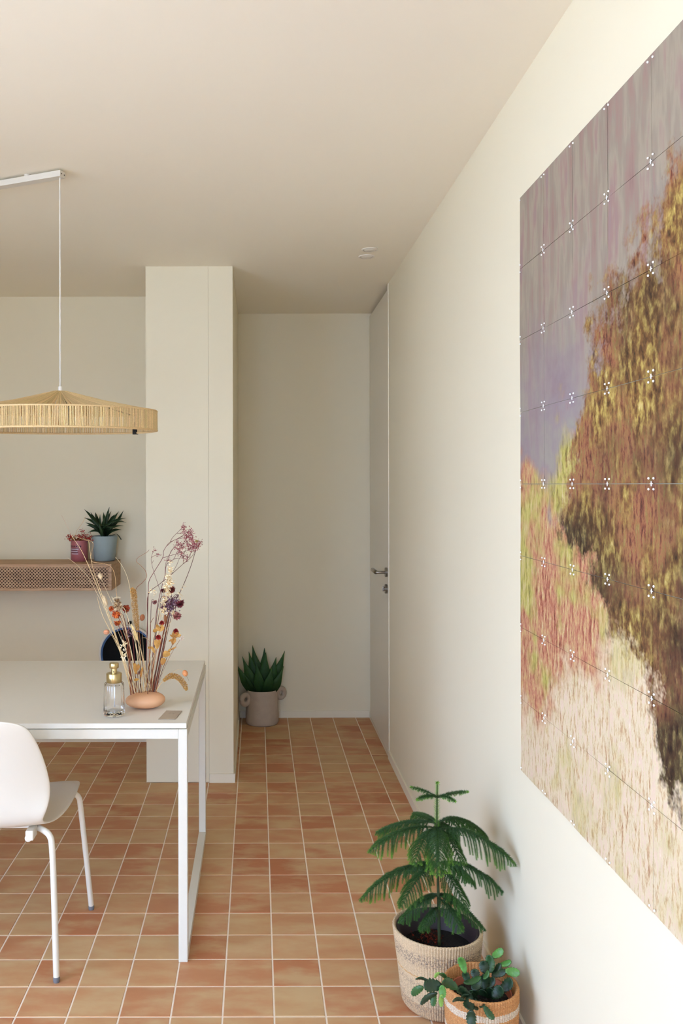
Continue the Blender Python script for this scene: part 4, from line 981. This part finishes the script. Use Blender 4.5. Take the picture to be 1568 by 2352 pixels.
spray(o, [[(342, 1597), (350, 1500), (358, 1410), (368, 1359), (378, 1322), (382, 1297), (398, 1284), (405, 1270), (409, 1263), (416, 1256)],
          [(368, 1359), (354, 1317), (348, 1294), (347, 1280), (351, 1268), (354, 1263)], [(347, 1280), (356, 1275), (362, 1274)], [(378, 1322), (381, 1290), (392, 1268), (402, 1252), (406, 1245)],
          [(382, 1297), (392, 1266), (402, 1256)], [(398, 1284), (415, 1281), (424, 1278)], [(348, 1294), (352, 1287)]],
      [(407, 1244, .008, 26), (412, 1251, .012, 44), (418, 1256, .012, 40), (403, 1257, .007, 18), (412, 1264, .009, 28), (415, 1271, .010, 26), (420, 1277, .010, 30), (428, 1277, .008, 20), (354, 1264, .008, 18), (362, 1274, .008, 18), (387, 1286, .009, 24)], 0.0, 0.0012, MAROON)
o = fthing('sea_lavender', [(338, 1597)], 'rose sea lavender spray bearing the round bloom at the upper right')
spray(o, [[(338, 1597), (339, 1500), (338, 1420), (340, 1365), (366, 1341), (393, 1319), (420, 1295), (435, 1283), (444, 1272), (449, 1263)],
          [(420, 1295), (421, 1280), (426, 1262), (440, 1258)], [(393, 1319), (405, 1298), (412, 1282), (424, 1268)], [(435, 1283), (437, 1272), (440, 1263)], [(420, 1295), (428, 1288), (438, 1270), (448, 1262)]],
      [(443, 1253, .016, 80), (452, 1251, .014, 70), (448, 1258, .014, 60), (456, 1246, .010, 40), (441, 1245, .010, 34), (436, 1260, .010, 30), (427, 1287, .008, 20)], -0.02, 0.0013, DARK)
obj('flower_centre', MB().ellipsoid(at(451, 1243, VYB-0.02), 0.0055, 0.0055, 0.0050, 12, 8, None, tc(150, 138, 74)), M['tint'], o, smooth=True)
o = fthing('woody_twig', [(352, 1597)], 'long dark bare stem slanting up to the round bloom'); stem(o, [(350, 1597), (370, 1500), (390, 1410), (404, 1377), (419, 1347), (436, 1305), (449, 1264)], -0.02, 0.0013, DARK, 0.0009)
for t_ in ((411, 1362), (416, 1352), (421, 1346), (413, 1370)):
    obj('bud', bits(MB(), at(t_[0], t_[1], VYB-0.022), 0.004, 6, 0.004, CREAMS), M['tint'], o)
# --- cream spire
o = fthing('larkspur_spire', [(346, 1597)], 'cream larkspur spire with small blooms down its stem')
stem(o, [(346, 1597), (356, 1500), (372, 1420), (380, 1360), (388, 1312), (392, 1296)], -0.04, 0.0011, PALE, 0.0006)
for x, y, rad, n in ((391, 1292, .004, 8), (390, 1304, .006, 14), (392, 1311, .006, 14), (388, 1322, .009, 24), (390, 1331, .010, 28), (386, 1338, .011, 32), (391, 1341, .008, 24), (382, 1347, .010, 28), (385, 1355, .009, 24), (387, 1365, .009, 22), (378, 1379, .010, 30), (376, 1402, .012, 34), (397, 1408, .006, 14), (349, 1356, .006, 10), (356, 1363, .006, 10)):
    obj('bloom', bits(MB(), at(x, y, VYB-0.04), rad, n, 0.0052, CREAMS), M['tint'], o)
# --- burgundy strawflowers and mauve clump on the right
for px, hd, r, cols, dy, lab in (
        ([(346, 1597), (352, 1500), (366, 1400), (370, 1365), (374, 1353)], (0.3, -0.4, -0.8), 0.013, BURG, 0.01, 'burgundy strawflower left of the cream spire'),
        ([(350, 1597), (366, 1490), (384, 1420), (393, 1372), (392, 1352)], (0.5, -0.5, -0.7), 0.017, [tc(120, 52, 44), tc(140, 70, 58), tc(88, 36, 36)], 0.0, 'dark red strawflower right of the cream spire'),
        ([(352, 1597), (374, 1480), (390, 1400), (398, 1370), (408, 1366), (412, 1383)], (0.35, -0.45, -0.8), 0.020, BURG, -0.01, 'large burgundy strawflower nodding right of the mauve clump'),
        ([(354, 1597), (376, 1490), (394, 1410), (401, 1398), (405, 1412)], (0.2, -0.7, -0.6), 0.019, [tc(146, 84, 82), tc(166, 108, 98), tc(124, 62, 60)], -0.03, 'dusty pink strawflower hanging lowest on the right'),
        ([(340, 1597), (344, 1500), (345, 1430), (347, 1385), (350, 1376), (354, 1380)], (0.2, -0.5, -0.8), 0.0115, [tc(140, 66, 52), tc(164, 100, 84), tc(170, 140, 150)], 0.02, 'small rusty nodding bloom left of the mauve clump'),
        ([(344, 1597), (352, 1500), (360, 1410), (366, 1380), (372, 1369), (376, 1371)], (0.2, -0.7, -0.3), 0.008, [tc(130, 56, 48), tc(150, 80, 70)], 0.0, 'tiny rusty bud above the mauve clump')):
    o = fthing('strawflower', px, lab); P = stem(o, px, dy, 0.0012, DARK, 0.0006)
    obj('flower_head', petals(MB(), P[-1]+Vector(hd)*0.004, hd, r, 17, 4, cols, 0.55), M['tint'], o)
o = fthing('statice_clump', [(348, 1597)], 'mauve papery statice clump at the upper right of the bouquet'); stem(o, [(348, 1597), (364, 1500), (380, 1430), (390, 1395)], 0.0, 0.0020, BROWN, 0.0016)
obj('flower_head', bits(bits(bits(MB(), at(396, 1384, VYB), 0.020, 150, 0.0060, PURP, (1, 1, 0.9)), at(388, 1396, VYB-0.01), 0.020, 130, 0.0060, PURP), at(378, 1394, VYB-0.01), 0.014, 60, 0.0055, PURP+BURG), M['tint'], o)
obj('calyx', leaf_mb(MB(), at(380, 1432, VYB), at(378, 1410, VYB-0.01), 0.012, 0.05, up=Vector((0, 1, 0)), col=tc(150, 96, 60)), M['tint'], o)
# --- golden leaved stems with red flowers
def gleaf(o, b, t, w_, Y, col=None):
    obj('leaf', leaf_mb(MB(), at(b[0], b[1], Y), at(t[0], t[1], Y-0.01), w_, 0.12, up=Vector((rnd.uniform(-.4, .4), 1, 0)), fold=0.3, col=col or rnd.choice([LEAFG, LEAFG2]), col2=LEAFG, n=8, wprof=lambda t: math.sin(PI*min(1, 0.06+0.94*t))**0.8), M['tint'], o, smooth=True)
RED = [tc(150, 36, 34), tc(176, 48, 36), tc(112, 26, 32)]
o = fthing('golden_leaf_stem', [(352, 1597)], 'golden leaved stem with a red flower, furthest right')
stem(o, [(353, 1597), (368, 1550), (386, 1500), (396, 1478), (402, 1458)], -0.02, 0.0010, DARK, 0.0008)
for b, t, w_ in (((397, 1480), (396, 1465), .013), ((398, 1468), (386, 1473), .007), ((399, 1466), (389, 1457), .006), ((402, 1465), (408, 1452), .018), ((404, 1462), (415, 1458), .011), ((401, 1464), (398, 1450), .015), ((394, 1480), (402, 1464), .012)): gleaf(o, b, t, w_, VYB-0.02)
obj('flower_head', petals(MB(), at(403, 1450, VYB-0.02), (0.1, -0.4, 0.9), 0.0125, 14, 4, RED, 0.7), M['tint'], o)
o = fthing('golden_leaf_stem', [(344, 1597)], 'golden leaved stem with a red flower, left of the thick dark stem')
stem(o, [(344, 1597), (352, 1520), (360, 1470), (368, 1440)], -0.035, 0.0010, BROWN, 0.0008)
for b, t, w_ in (((362, 1446), (350, 1450), .013), ((364, 1448), (358, 1434), .012), ((366, 1450), (372, 1434), .018), ((363, 1449), (361, 1438), .014)): gleaf(o, b, t, w_, VYB-0.035)
obj('flower_head', petals(MB(), at(371, 1431, VYB-0.035), (0.1, -0.4, 0.9), 0.0115, 14, 4, RED, 0.8), M['tint'], o)
o = fthing('golden_leaf_stem', [(340, 1597)], 'golden leaved stem with a red flower, low in the middle right')
stem(o, [(340, 1597), (350, 1540), (360, 1488), (364, 1470)], -0.05, 0.0010, BROWN, 0.0008)
for b, t, w_ in (((358, 1488), (356, 1468), .014), ((360, 1490), (366, 1468), .016), ((354, 1500), (347, 1484), .010), ((350, 1488), (338, 1487), .009)): gleaf(o, b, t, w_, VYB-0.05)
obj('flower_head', petals(MB(), at(363, 1464, VYB-0.05), (0.1, -0.5, 0.9), 0.0125, 14, 4, RED, 0.8), M['tint'], o)
o = fthing('golden_leaf_stem', [(356, 1597)], 'golden leaved stem with large round leaves and no flower, right of the russet stem')
stem(o, [(356, 1597), (366, 1545), (378, 1512), (392, 1492), (405, 1485)], -0.03, 0.0009, BROWN, 0.0006)
for b, t, w_ in (((374, 1508), (389, 1498), .024), ((371, 1527), (376, 1510), .018), ((388, 1494), (404, 1486), .006), ((384, 1498), (391, 1490), .009)): gleaf(o, b, t, w_, VYB-0.03)
o = fthing('golden_leaf_stem', [(316, 1597)], 'golden leaved stem low on the left, just above the vase')
stem(o, [(318, 1597), (316, 1565), (312, 1525)], -0.03, 0.0009, BROWN, 0.0006)
for b, t, w_ in (((313, 1540), (304, 1522), .013), ((312, 1548), (309, 1522), .014), ((313, 1540), (317, 1524), .012), ((318, 1560), (306, 1562), .010), ((322, 1556), (328, 1530), .008)): gleaf(o, b, t, w_, VYB-0.03)
o = fthing('strawflower', [(322, 1597)], 'small dark red bud deep between the stems'); P = stem(o, [(324, 1597), (322, 1570), (320, 1545)], -0.02, 0.0009, DARK); obj('flower_head', petals(MB(), P[-1], (-0.2, -0.5, 0.8), 0.010, 13, 3, [tc(100, 44, 40), tc(170, 130, 110)], 0.7), M['tint'], o)
o = fthing('white_daisy', [(358, 1597)], 'white shaggy dried daisy at the far right'); P = stem(o, [(356, 1597), (374, 1540), (396, 1495), (412, 1470)], -0.03, 0.0005, BROWN)
obj('flower_head', petals(petals(MB(), at(417, 1466, VYB-0.03), (0.7, -0.6, -0.2), 0.013, 16, 4, [tc(232, 222, 208), tc(214, 198, 176)], 0.4, 0.10), at(414, 1464, VYB-0.03), (-0.7, 0.2, 0.2), 0.007, 8, 2, [tc(190, 150, 110)], 0.9), M['tint'], o)

# ================================================================== baskets and their plants
def m_basket(name, stops, fleck, fl_z):
    """stops: height ramp of yarn colours; fleck: colour of the flecked bands"""
    t = NT(name); o = t.objc(); sep = t.n('ShaderNodeSeparateXYZ'); t.l(o, sep.inputs[0])
    z = t.math('ADD', t.math('MULTIPLY', sep.outputs[2], 4.0), t.math('MULTIPLY', t.math('SUBTRACT', t.noise(o, 60, 2), 0.5), 0.03))
    c = t.ramp(z, stops, 'CONSTANT')
    f = t.noise(t.mapv(o, (1, 1, 0.6)), 330, 2)
    band = t.ramp(z, [(0.0, (0, 0, 0, 1))] + fl_z)
    spk = t.math('MULTIPLY', t.ramp(f, [(0.48, (0, 0, 0, 1)), (0.56, (1, 1, 1, 1))]), band)
    c = t.mix(spk, c, fleck)
    v = t.noise(o, 480, 2)
    c = t.mix(1.0, c, t.ramp(v, [(0.3, (0.72,)*3+(1,)), (0.7, (1.12,)*3+(1,))]), 'MULTIPLY')
    t.l(c, t.p.inputs['Base Color']); t.p.inputs['Roughness'].default_value = 0.9; t.p.inputs['Specular IOR Level'].default_value = 0.15
    t.bump(v, 0.5, 0.0015); return t.m
nat = rgb(206, 179, 142); nat2 = rgb(194, 163, 126)
M['bask1'] = m_basket('sisal_natural', [(0, nat2), (0.18, nat), (0.50, rgb(198, 158, 108)), (0.515, nat)], rgb(104, 92, 88), [(0.12, (0.55,)*3+(1,)), (0.36, (0.15,)*3+(1,)), (0.42, (0.5,)*3+(1,)), (0.48, (0, 0, 0, 1)), (0.62, (0.1,)*3+(1,)), (0.68, (0.75,)*3+(1,)), (0.76, (0.6,)*3+(1,)), (0.80, (0, 0, 0, 1))])
tan = rgb(196, 142, 90); crm = rgb(212, 196, 170)
M['bask2'] = m_basket('sisal_tan', [(0, tan), (0.30, crm), (0.36, tan), (0.56, crm), (0.635, tan)], rgb(170, 96, 54), [(0.05, (0.25,)*3+(1,)), (0.9, (0.35,)*3+(1,))])
def basket(name, cx, cy, r0, r1, h, ribs, rows, mat, label, slant):
    o = thing(name, (cx, cy, 0), label, 'basket', 'woven baskets by the right wall')
    mb = MB(); nu = ribs*6; nv = rows*3
    for i in range(nv+1):
        t = i/nv; z = 0.001+h*t; r = r0+(r1-r0)*(t**0.8)
        if t < 0.06: r -= 0.010*(1-t/0.06)**2
        for k in range(nu):
            ph = k/6; st_ = math.sin(2*PI*(i/3+slant*ph))
            d = 0.0026*abs(math.cos(PI*ph))**0.6 + 0.0010*st_*(1 if int(ph+0.5) % 2 else -1)
            th = 2*PI*k/nu; q = r+d+0.0015*math.sin(3*th+t*4)
            mb.v.append((cx+q*math.cos(th), cy+q*math.sin(th), z))
    for i in range(nv):
        for k in range(nu): mb.f.append((i*nu+k, i*nu+(k+1) % nu, (i+1)*nu+(k+1) % nu, (i+1)*nu+k))
    b0 = len(mb.v)          # rolled rim and the inside
    for dr, dz in ((-0.002, 0.0025), (-0.0045, 0.002), (-0.0065, -0.002), (-0.0075-(r1-r0)*0.47, -h*0.55)):
        for k in range(nu):
            th = 2*PI*k/nu; q = r1+dr+0.0008*math.cos(PI*k/4*1.0)+0.0015*math.sin(3*th+4); mb.v.append((cx+q*math.cos(th), cy+q*math.sin(th), 0.001+h+dz))
    for j in range(4):
        lo = nv*nu if j == 0 else b0+(j-1)*nu; hi = b0+j*nu
        for k in range(nu): mb.f.append((lo+k, lo+(k+1) % nu, hi+(k+1) % nu, hi+k))
    obj('woven_wall', mb, mat, o, smooth=True)
    obj('base', MB().lathe([(r0-0.012, 0.001), (0.001, 0.001)], cx, cy, 48, False, True), mat, o)
    fz = MB()
    for _ in range(150):
        th = rnd.uniform(0, 2*PI); t = rnd.random()**0.6; r = r0+(r1-r0)*t**0.8+0.001; p = Vector((cx+r*math.cos(th), cy+r*math.sin(th), h*t)); d = Vector((math.cos(th), math.sin(th), rnd.uniform(-0.6, 1.0)))
        fz.tube([p, p+d*rnd.uniform(0.002, 0.006)], [0.00022, 0.0001], 3, False)
    obj('loose_fibres', fz, mat, o, kind='stuff')
    return o
B1 = (0.5185, 2.475); B2 = (0.584, 2.247)
basket('woven_basket', B1[0], B1[1], 0.097, 0.1255, 0.222, 96, 44, M['bask1'], 'large cream woven basket with grey flecked bands', 0.16)
basket('woven_basket', B2[0], B2[1], 0.086, 0.0945, 0.190, 80, 38, M['bask2'], 'small tan woven basket with two cream stripes', 0.30)

# --- conifer
M['liner'] = simple('dark_plum_pot', rgb(58, 44, 46), 0.5, var=0.1)
pn = thing('norfolk_pine', (B1[0], B1[1], 0.02), 'young conifer with drooping tiered branches in the large cream basket', 'potted plant')
obj('inner_pot', MB().lathe([(0.001, 0.022), (0.080, 0.022), (0.110, 0.214), (0.1165, 0.2185), (0.1175, 0.216), (0.1125, 0.19), (0.108, 0.15)], B1[0], B1[1], 48), M['liner'], pn, smooth=True, auto=50)
obj('soil', MB().lathe([(0.106, 0.160), (0.06, 0.166), (0.001, 0.168)], B1[0], B1[1], 40, False, True), M['soil'], pn)
fr_ = MB()
for _ in range(70):
    a = rnd.uniform(0, 2*PI); r = rnd.uniform(0, 0.07); c = (B1[0]-0.02+r*math.cos(a)*0.7, B1[1]+0.03+r*math.sin(a)*0.6, 0.168+rnd.uniform(0, 0.012)); bits(fr_, c, 0.004, 3, 0.005, [tc(120, 44, 26), tc(90, 34, 24), tc(60, 30, 22)])
obj('fallen_needles', fr_, M['tint'], pn, kind='stuff')
G0 = tc(38, 66, 30); G1 = tc(70, 118, 44); G2 = tc(136, 188, 62)
def lerp3(a, b, t): return tuple(a[i]+(b[i]-a[i])*t for i in range(3))
def needles(mb, pts, step, ln, per, cfun, spread=0.9):
    ln *= 1.22
    """awl-shaped needles all round a twig"""
    acc = 0.0; total = sum((b-a).length for a, b in zip(pts, pts[1:])); run = 0.0; ph = rnd.uniform(0, 6)
    for a, b in zip(pts, pts[1:]):
        L = (b-a).length
        if L < 1e-6: continue
        tn = (b-a)/L; u_ = tn.orthogonal().normalized(); v_ = tn.cross(u_)
        while acc < L:
            p = a+tn*acc; t = (run+acc)/total
            c = cfun(t); l_ = ln*(1-0.35*max(0, t-0.7)/0.3)
            for k in range(per):
                th = ph+2*PI*k/per+rnd.uniform(-0.3, 0.3); d = u_*math.cos(th)+v_*math.sin(th)
                e = (d*spread+tn*0.75).normalized()*l_*rnd.uniform(0.8, 1.15); s = tn.cross(d)*0.00085; q = p+e
                kk = rnd.uniform(0.8, 1.2); cc = tuple(min(1, x*kk) for x in c)
                mb.add([p+s, p-s, p+tn*0.0011, q], [(0, 1, 3), (1, 2, 3), (2, 0, 3)], cc)
            ph += 0.9; acc += step
        acc -= L; run += L
def twig(mb, pts, r, c): mb.tube(pts, [r*(1-0.5*i/(len(pts)-1)) for i in range(len(pts))], 5, True, c)
def pine_branch(root, tip, arch, fresh, blen, spacing=0.0092, droop=0.75, start=0.13):
    root, tip = Vector(root), Vector(tip); d = tip-root; L = d.length
    n = 18; ax_ = [root + d*(i/n) + Vector((0, 0, arch*L*4*(i/n)*(1-i/n))) for i in range(n+1)]
    mb = MB(); twig(mb, ax_, 0.0017, tc(62, 84, 44))
    base = lambda t: lerp3(G0, G1, t*0.6)
    needles(mb, ax_, 0.0026, 0.0072, 6, lambda t: lerp3(base(t), G2, fresh*max(0, (t-0.82)/0.18)))
    m = max(3, int(L*(1-start)/spacing))
    for k in range(m):
        s = start+(1-start)*(k+0.5)/m; i = min(int(s*n), n-1); p = ax_[i].lerp(ax_[i+1], s*n-i); tn = (ax_[i+1]-ax_[i]).normalized()
        sd = tn.cross(Vector((0, 0, 1))).normalized()
        l_ = blen*(0.55+0.45*math.sin(PI*min(1, s*1.05)))*(1 if s < 0.8 else 1-0.75*(s-0.8)/0.2)
        for sg in (1, -1):
            ll = l_*rnd.uniform(0.8, 1.2); d0 = (sd*sg*rnd.uniform(0.65, 0.9)+tn*rnd.uniform(0.45, 0.75)+Vector((0, 0, rnd.uniform(0.0, 0.2)))).normalized(); P = []
            for q in range(7):
                f = q/6; P.append(p + d0*ll*(f-0.22*f*f*droop) + Vector((0, 0, -droop*ll*f*f*0.95)))
            twig(mb, P, 0.0009, tc(58, 84, 42))
            fr = fresh*(0.35+0.65*s)
            needles(mb, P, 0.0024, 0.0066, 5, lambda t, s=s, fr=fr: lerp3(lerp3(G0, G1, 0.25*s+0.6*t), G2, fr*max(0, (t-0.62)/0.38)))
    return obj('branch', mb, M['needle'], pn)
def tz(py): return at(1003, py, B1[1]).z
tr = [Vector((B1[0]+0.006, B1[1], 0.155)), Vector((B1[0]+0.003, B1[1], 0.30)), Vector((B1[0], B1[1], 0.42)), Vector((B1[0]-0.001, B1[1], 0.52)), Vector((B1[0], B1[1], tz(1800)))]
trp = spline(tr, 6); mb = MB(); mb.tube(trp, [0.0052-0.0034*i/(len(trp)-1) for i in range(len(trp))], 8, True, tc(64, 74, 44))
obj('trunk', mb, M['tint'], pn, smooth=True)
mb = MB(); up_ = [p for p in trp if p.z > 0.40]
needles(mb, up_, 0.0030, 0.0105, 7, lambda t: lerp3(lerp3(G0, G1, t), G2, 0.25+0.35*t), 1.3)
tp_ = Vector(trp[-1]); bits(mb, tp_, 0.006, 0, 0.004, [G2])
for k in range(46):
    a = rnd.uniform(0, 2*PI); d = Vector((math.cos(a)*rnd.uniform(0.2, 1), math.sin(a)*rnd.uniform(0.2, 1), rnd.uniform(-0.1, 1))).normalized(); s = d.orthogonal()*0.0009
    mb.add([tp_+s, tp_-s, tp_+d*rnd.uniform(0.007, 0.012)], [(0, 1, 2)], lerp3(G1, G2, rnd.uniform(0.3, 0.9)))
obj('leader_needles', mb, M['needle'], pn)
def tier(py): return Vector((B1[0], B1[1], tz(py)))
for tip, Y, r_, arch, fresh, bl in (
    ((941, 1808), 2.51, 1831, 0.05, 1.0, .012), ((1073, 1819), 2.50, 1831, 0.04, 1.0, .013), ((955, 1838), 2.40, 1832, 0.08, 1.0, .012), ((1044, 1842), 2.40, 1832, 0.10, 1.0, .013)):
    pine_branch(tier(r_), at(tip[0], tip[1], Y), arch, fresh, bl, 0.008, 0.6, 0.25)
for tip, Y, r_, arch, fresh, bl in (
    ((862, 1912), 2.55, 1893, 0.10, 0.55, .050), ((846, 1955), 2.41, 1903, 0.12, 0.75, .056), ((1180, 1985), 2.345, 1903, 0.13, 0.45, .060), ((1115, 1922), 2.60, 1890, 0.13, 0.10, .050),
    ((1006, 2012), 2.27, 1905, 0.16, 0.85, .052), ((948, 1985), 2.32, 1905, 0.15, 0.55, .046), ((1058, 1985), 2.36, 1904, 0.15, 0.25, .046), ((1040, 1930), 2.62, 1893, 0.10, 0.0, .040), ((948, 1868), 2.64, 1893, 0.05, 0.0, .036)):
    pine_branch(tier(r_), at(tip[0], tip[1], Y), arch, fresh, bl)
for tip, Y, r_, arch, fresh, bl in (
    ((825, 2068), 2.42, 1985, 0.13, 0.55, .050), ((1152, 2050), 2.39, 1985, 0.16, 0.0, .050), ((918, 2085), 2.33, 1990, 0.14, 0.15, .046), ((1085, 2030), 2.58, 1985, 0.12, 0.0, .046), ((1070, 2092), 2.36, 1992, 0.14, 0.05, .046), ((930, 2005), 2.60, 1985, 0.1, 0.0, .042)):
    pine_branch(tier(r_), at(tip[0], tip[1], Y), arch, fresh, bl)
for tip, Y, r_, arch, fresh, bl in (
    ((1058, 2140), 2.375, 2062, 0.12, 0.45, .034), ((1112, 2138), 2.44, 2058, 0.12, 0.0, .032), ((915, 2118), 2.43, 2058, 0.1, 0.0, .034), ((945, 2082), 2.57, 2055, 0.08, 0.0, .032), ((1060, 2082), 2.56, 2058, 0.1, 0.0, .030), ((965, 2140), 2.40, 2085, 0.1, 0.0, .024)):
    pine_branch(tier(r_), at(tip[0], tip[1], Y), arch, fresh, bl)

# --- leaf cactus
cc_ = thing('leaf_cactus', (B2[0], B2[1], 0.02), 'leaf cactus with flat notched segments in the small tan basket', 'potted plant')
M['terracotta'] = simple('terracotta_pot', rgb(168, 96, 70), 0.8, var=0.08, vscale=40)
obj('inner_pot', MB().lathe([(0.001, 0.022), (0.058, 0.022), (0.076, 0.160), (0.080, 0.168), (0.0765, 0.168), (0.070, 0.14)], B2[0], B2[1], 40), M['terracotta'], cc_, smooth=True, auto=50)
obj('soil', MB().lathe([(0.0725, 0.150), (0.001, 0.156)], B2[0], B2[1], 32, False, True), M['soil'], cc_)
C0 = tc(24, 48, 28); C1 = tc(50, 92, 40); C2 = tc(86, 140, 62); C3 = tc(132, 168, 74)
M['cactus'] = m_tint('cactus_skin', 0.42, 0.5, 0.1, 90)
SEG = [(0.0, 0.22), (0.10, 0.50), (0.25, 0.84), (0.275, 0.66), (0.43, 1.0), (0.455, 0.78), (0.62, 1.04), (0.645, 0.78), (0.80, 0.90), (0.825, 0.64), (0.95, 0.58), (0.96, 0.36), (1.0, 0.22)]
def seg(b, t, w_px, Yb, Yt, col, yaw):
    B_ = at(940+b[0]/5.227, 2160+b[1]/5.227, Yb); T_ = at(940+t[0]/5.227, 2160+t[1]/5.227, Yt)
    d = T_-B_; view = (Vector((0, 0, CH))-(B_+T_)/2).normalized(); s = d.cross(view).normalized(); n_ = s.cross(d).normalized()
    s = (s*math.cos(yaw)+n_*math.sin(yaw)); n_ = d.normalized().cross(s)
    hw_ = w_px/5.227*Yb/F/2/max(0.35, math.cos(yaw))
    mb = MB(); vs = []; cs = []
    for (f, w_) in SEG:
        c = B_+d*f+n_*d.length*0.16*(f*(1-f)*4-0.5)
        for k, off, lift in ((0, -1, 0.20), (1, 0, 0.0), (2, 1, 0.20)): vs.append(c+s*off*w_*hw_+n_*(-lift*hw_*w_)); cs.append(lerp3(col, C2, 0.12*f) if k != 1 else lerp3(col, C0, 0.25))
    fs = []
    for i in range(len(SEG)-1):
        for k in (0, 1): fs.append((i*3+k, i*3+k+1, i*3+k+4, i*3+k+3))
    mb.add(vs, fs, cs); o = obj('segment', mb, M['cactus'], cc_, smooth=True); solid(o, 0.0024)
for b, t, w_, Yb, Yt, col, yaw in (
    ((860, 760), (880, 590), 130, 2.25, 2.24, C0, .2), ((740, 700), (760, 590), 120, 2.24, 2.22, C0, -.3), ((960, 760), (960, 560), 120, 2.24, 2.23, C0, .3), ((800, 740), (690, 640), 110, 2.24, 2.20, C0, .1),
    ((735, 685), (545, 565), 95, 2.20, 2.15, C0, .2), ((550, 570), (365, 478), 125, 2.15, 2.11, lerp3(C0, C1, .5), .3), ((365, 545), (150, 545), 155, 2.11, 2.09, C0, .1), ((150, 560), (8, 648), 90, 2.09, 2.08, C1, .4),
    ((205, 480), (60, 455), 26, 2.10, 2.09, C0, 1.0), ((375, 540), (392, 692), 92, 2.10, 2.09, C2, .2), ((372, 650), (366, 795), 58, 2.09, 2.09, C3, .4), ((310, 628), (112, 762), 62, 2.10, 2.08, C0, .6), ((285, 630), (268, 792), 78, 2.10, 2.09, C1, .2),
    ((450, 480), (345, 388), 48, 2.14, 2.12, C1, .6), ((350, 390), (283, 445), 34, 2.12, 2.11, C3, .7),
    ((690, 510), (648, 375), 92, 2.22, 2.22, C0, .2), ((655, 385), (592, 196), 98, 2.22, 2.21, C2, .1), ((790, 470), (765, 348), 115, 2.24, 2.25, C0, .1), ((895, 400), (870, 250), 125, 2.27, 2.28, C0, -.1), ((965, 390), (948, 178), 118, 2.27, 2.28, lerp3(C0, C1, .6), .2),
    ((985, 205), (1112, 118), 92, 2.28, 2.28, C2, .3), ((985, 440), (1085, 290), 80, 2.27, 2.28, C0, .4), ((1075, 305), (1212, 262), 66, 2.28, 2.27, C2, .5), ((990, 432), (1152, 372), 78, 2.26, 2.25, C0, .3), ((1140, 372), (1310, 398), 108, 2.25, 2.24, C2, .1),
    ((1085, 610), (1225, 478), 125, 2.23, 2.22, C0, .3), ((990, 690), (1105, 565), 135, 2.21, 2.20, C0, .1), ((880, 600), (905, 400), 135, 2.25, 2.25, C0, -.2), ((745, 600), (835, 470), 120, 2.22, 2.23, C0, .2), ((640, 525), (845, 455), 70, 2.20, 2.21, lerp3(C0, C1, .7), .6), ((955, 570), (1005, 445), 66, 2.23, 2.23, C0, .5), ((880, 470), (945, 375), 50, 2.21, 2.21, C1, .8),
    ((745, 690), (590, 680), 60, 2.19, 2.16, C0, .5), ((640, 715), (498, 722), 40, 2.16, 2.14, C0, .8), ((720, 690), (685, 850), 135, 2.18, 2.13, C0, .1), ((728, 840), (728, 1040), 125, 2.13, 2.12, C0, .1), ((775, 720), (775, 850), 80, 2.18, 2.14, C0, .3), ((790, 740), (890, 805), 62, 2.18, 2.14, C0, .4), ((880, 798), (995, 955), 84, 2.14, 2.12, lerp3(C0, C1, .5), .4)):
    seg(b, t, w_, Yb, Yt, col, yaw)
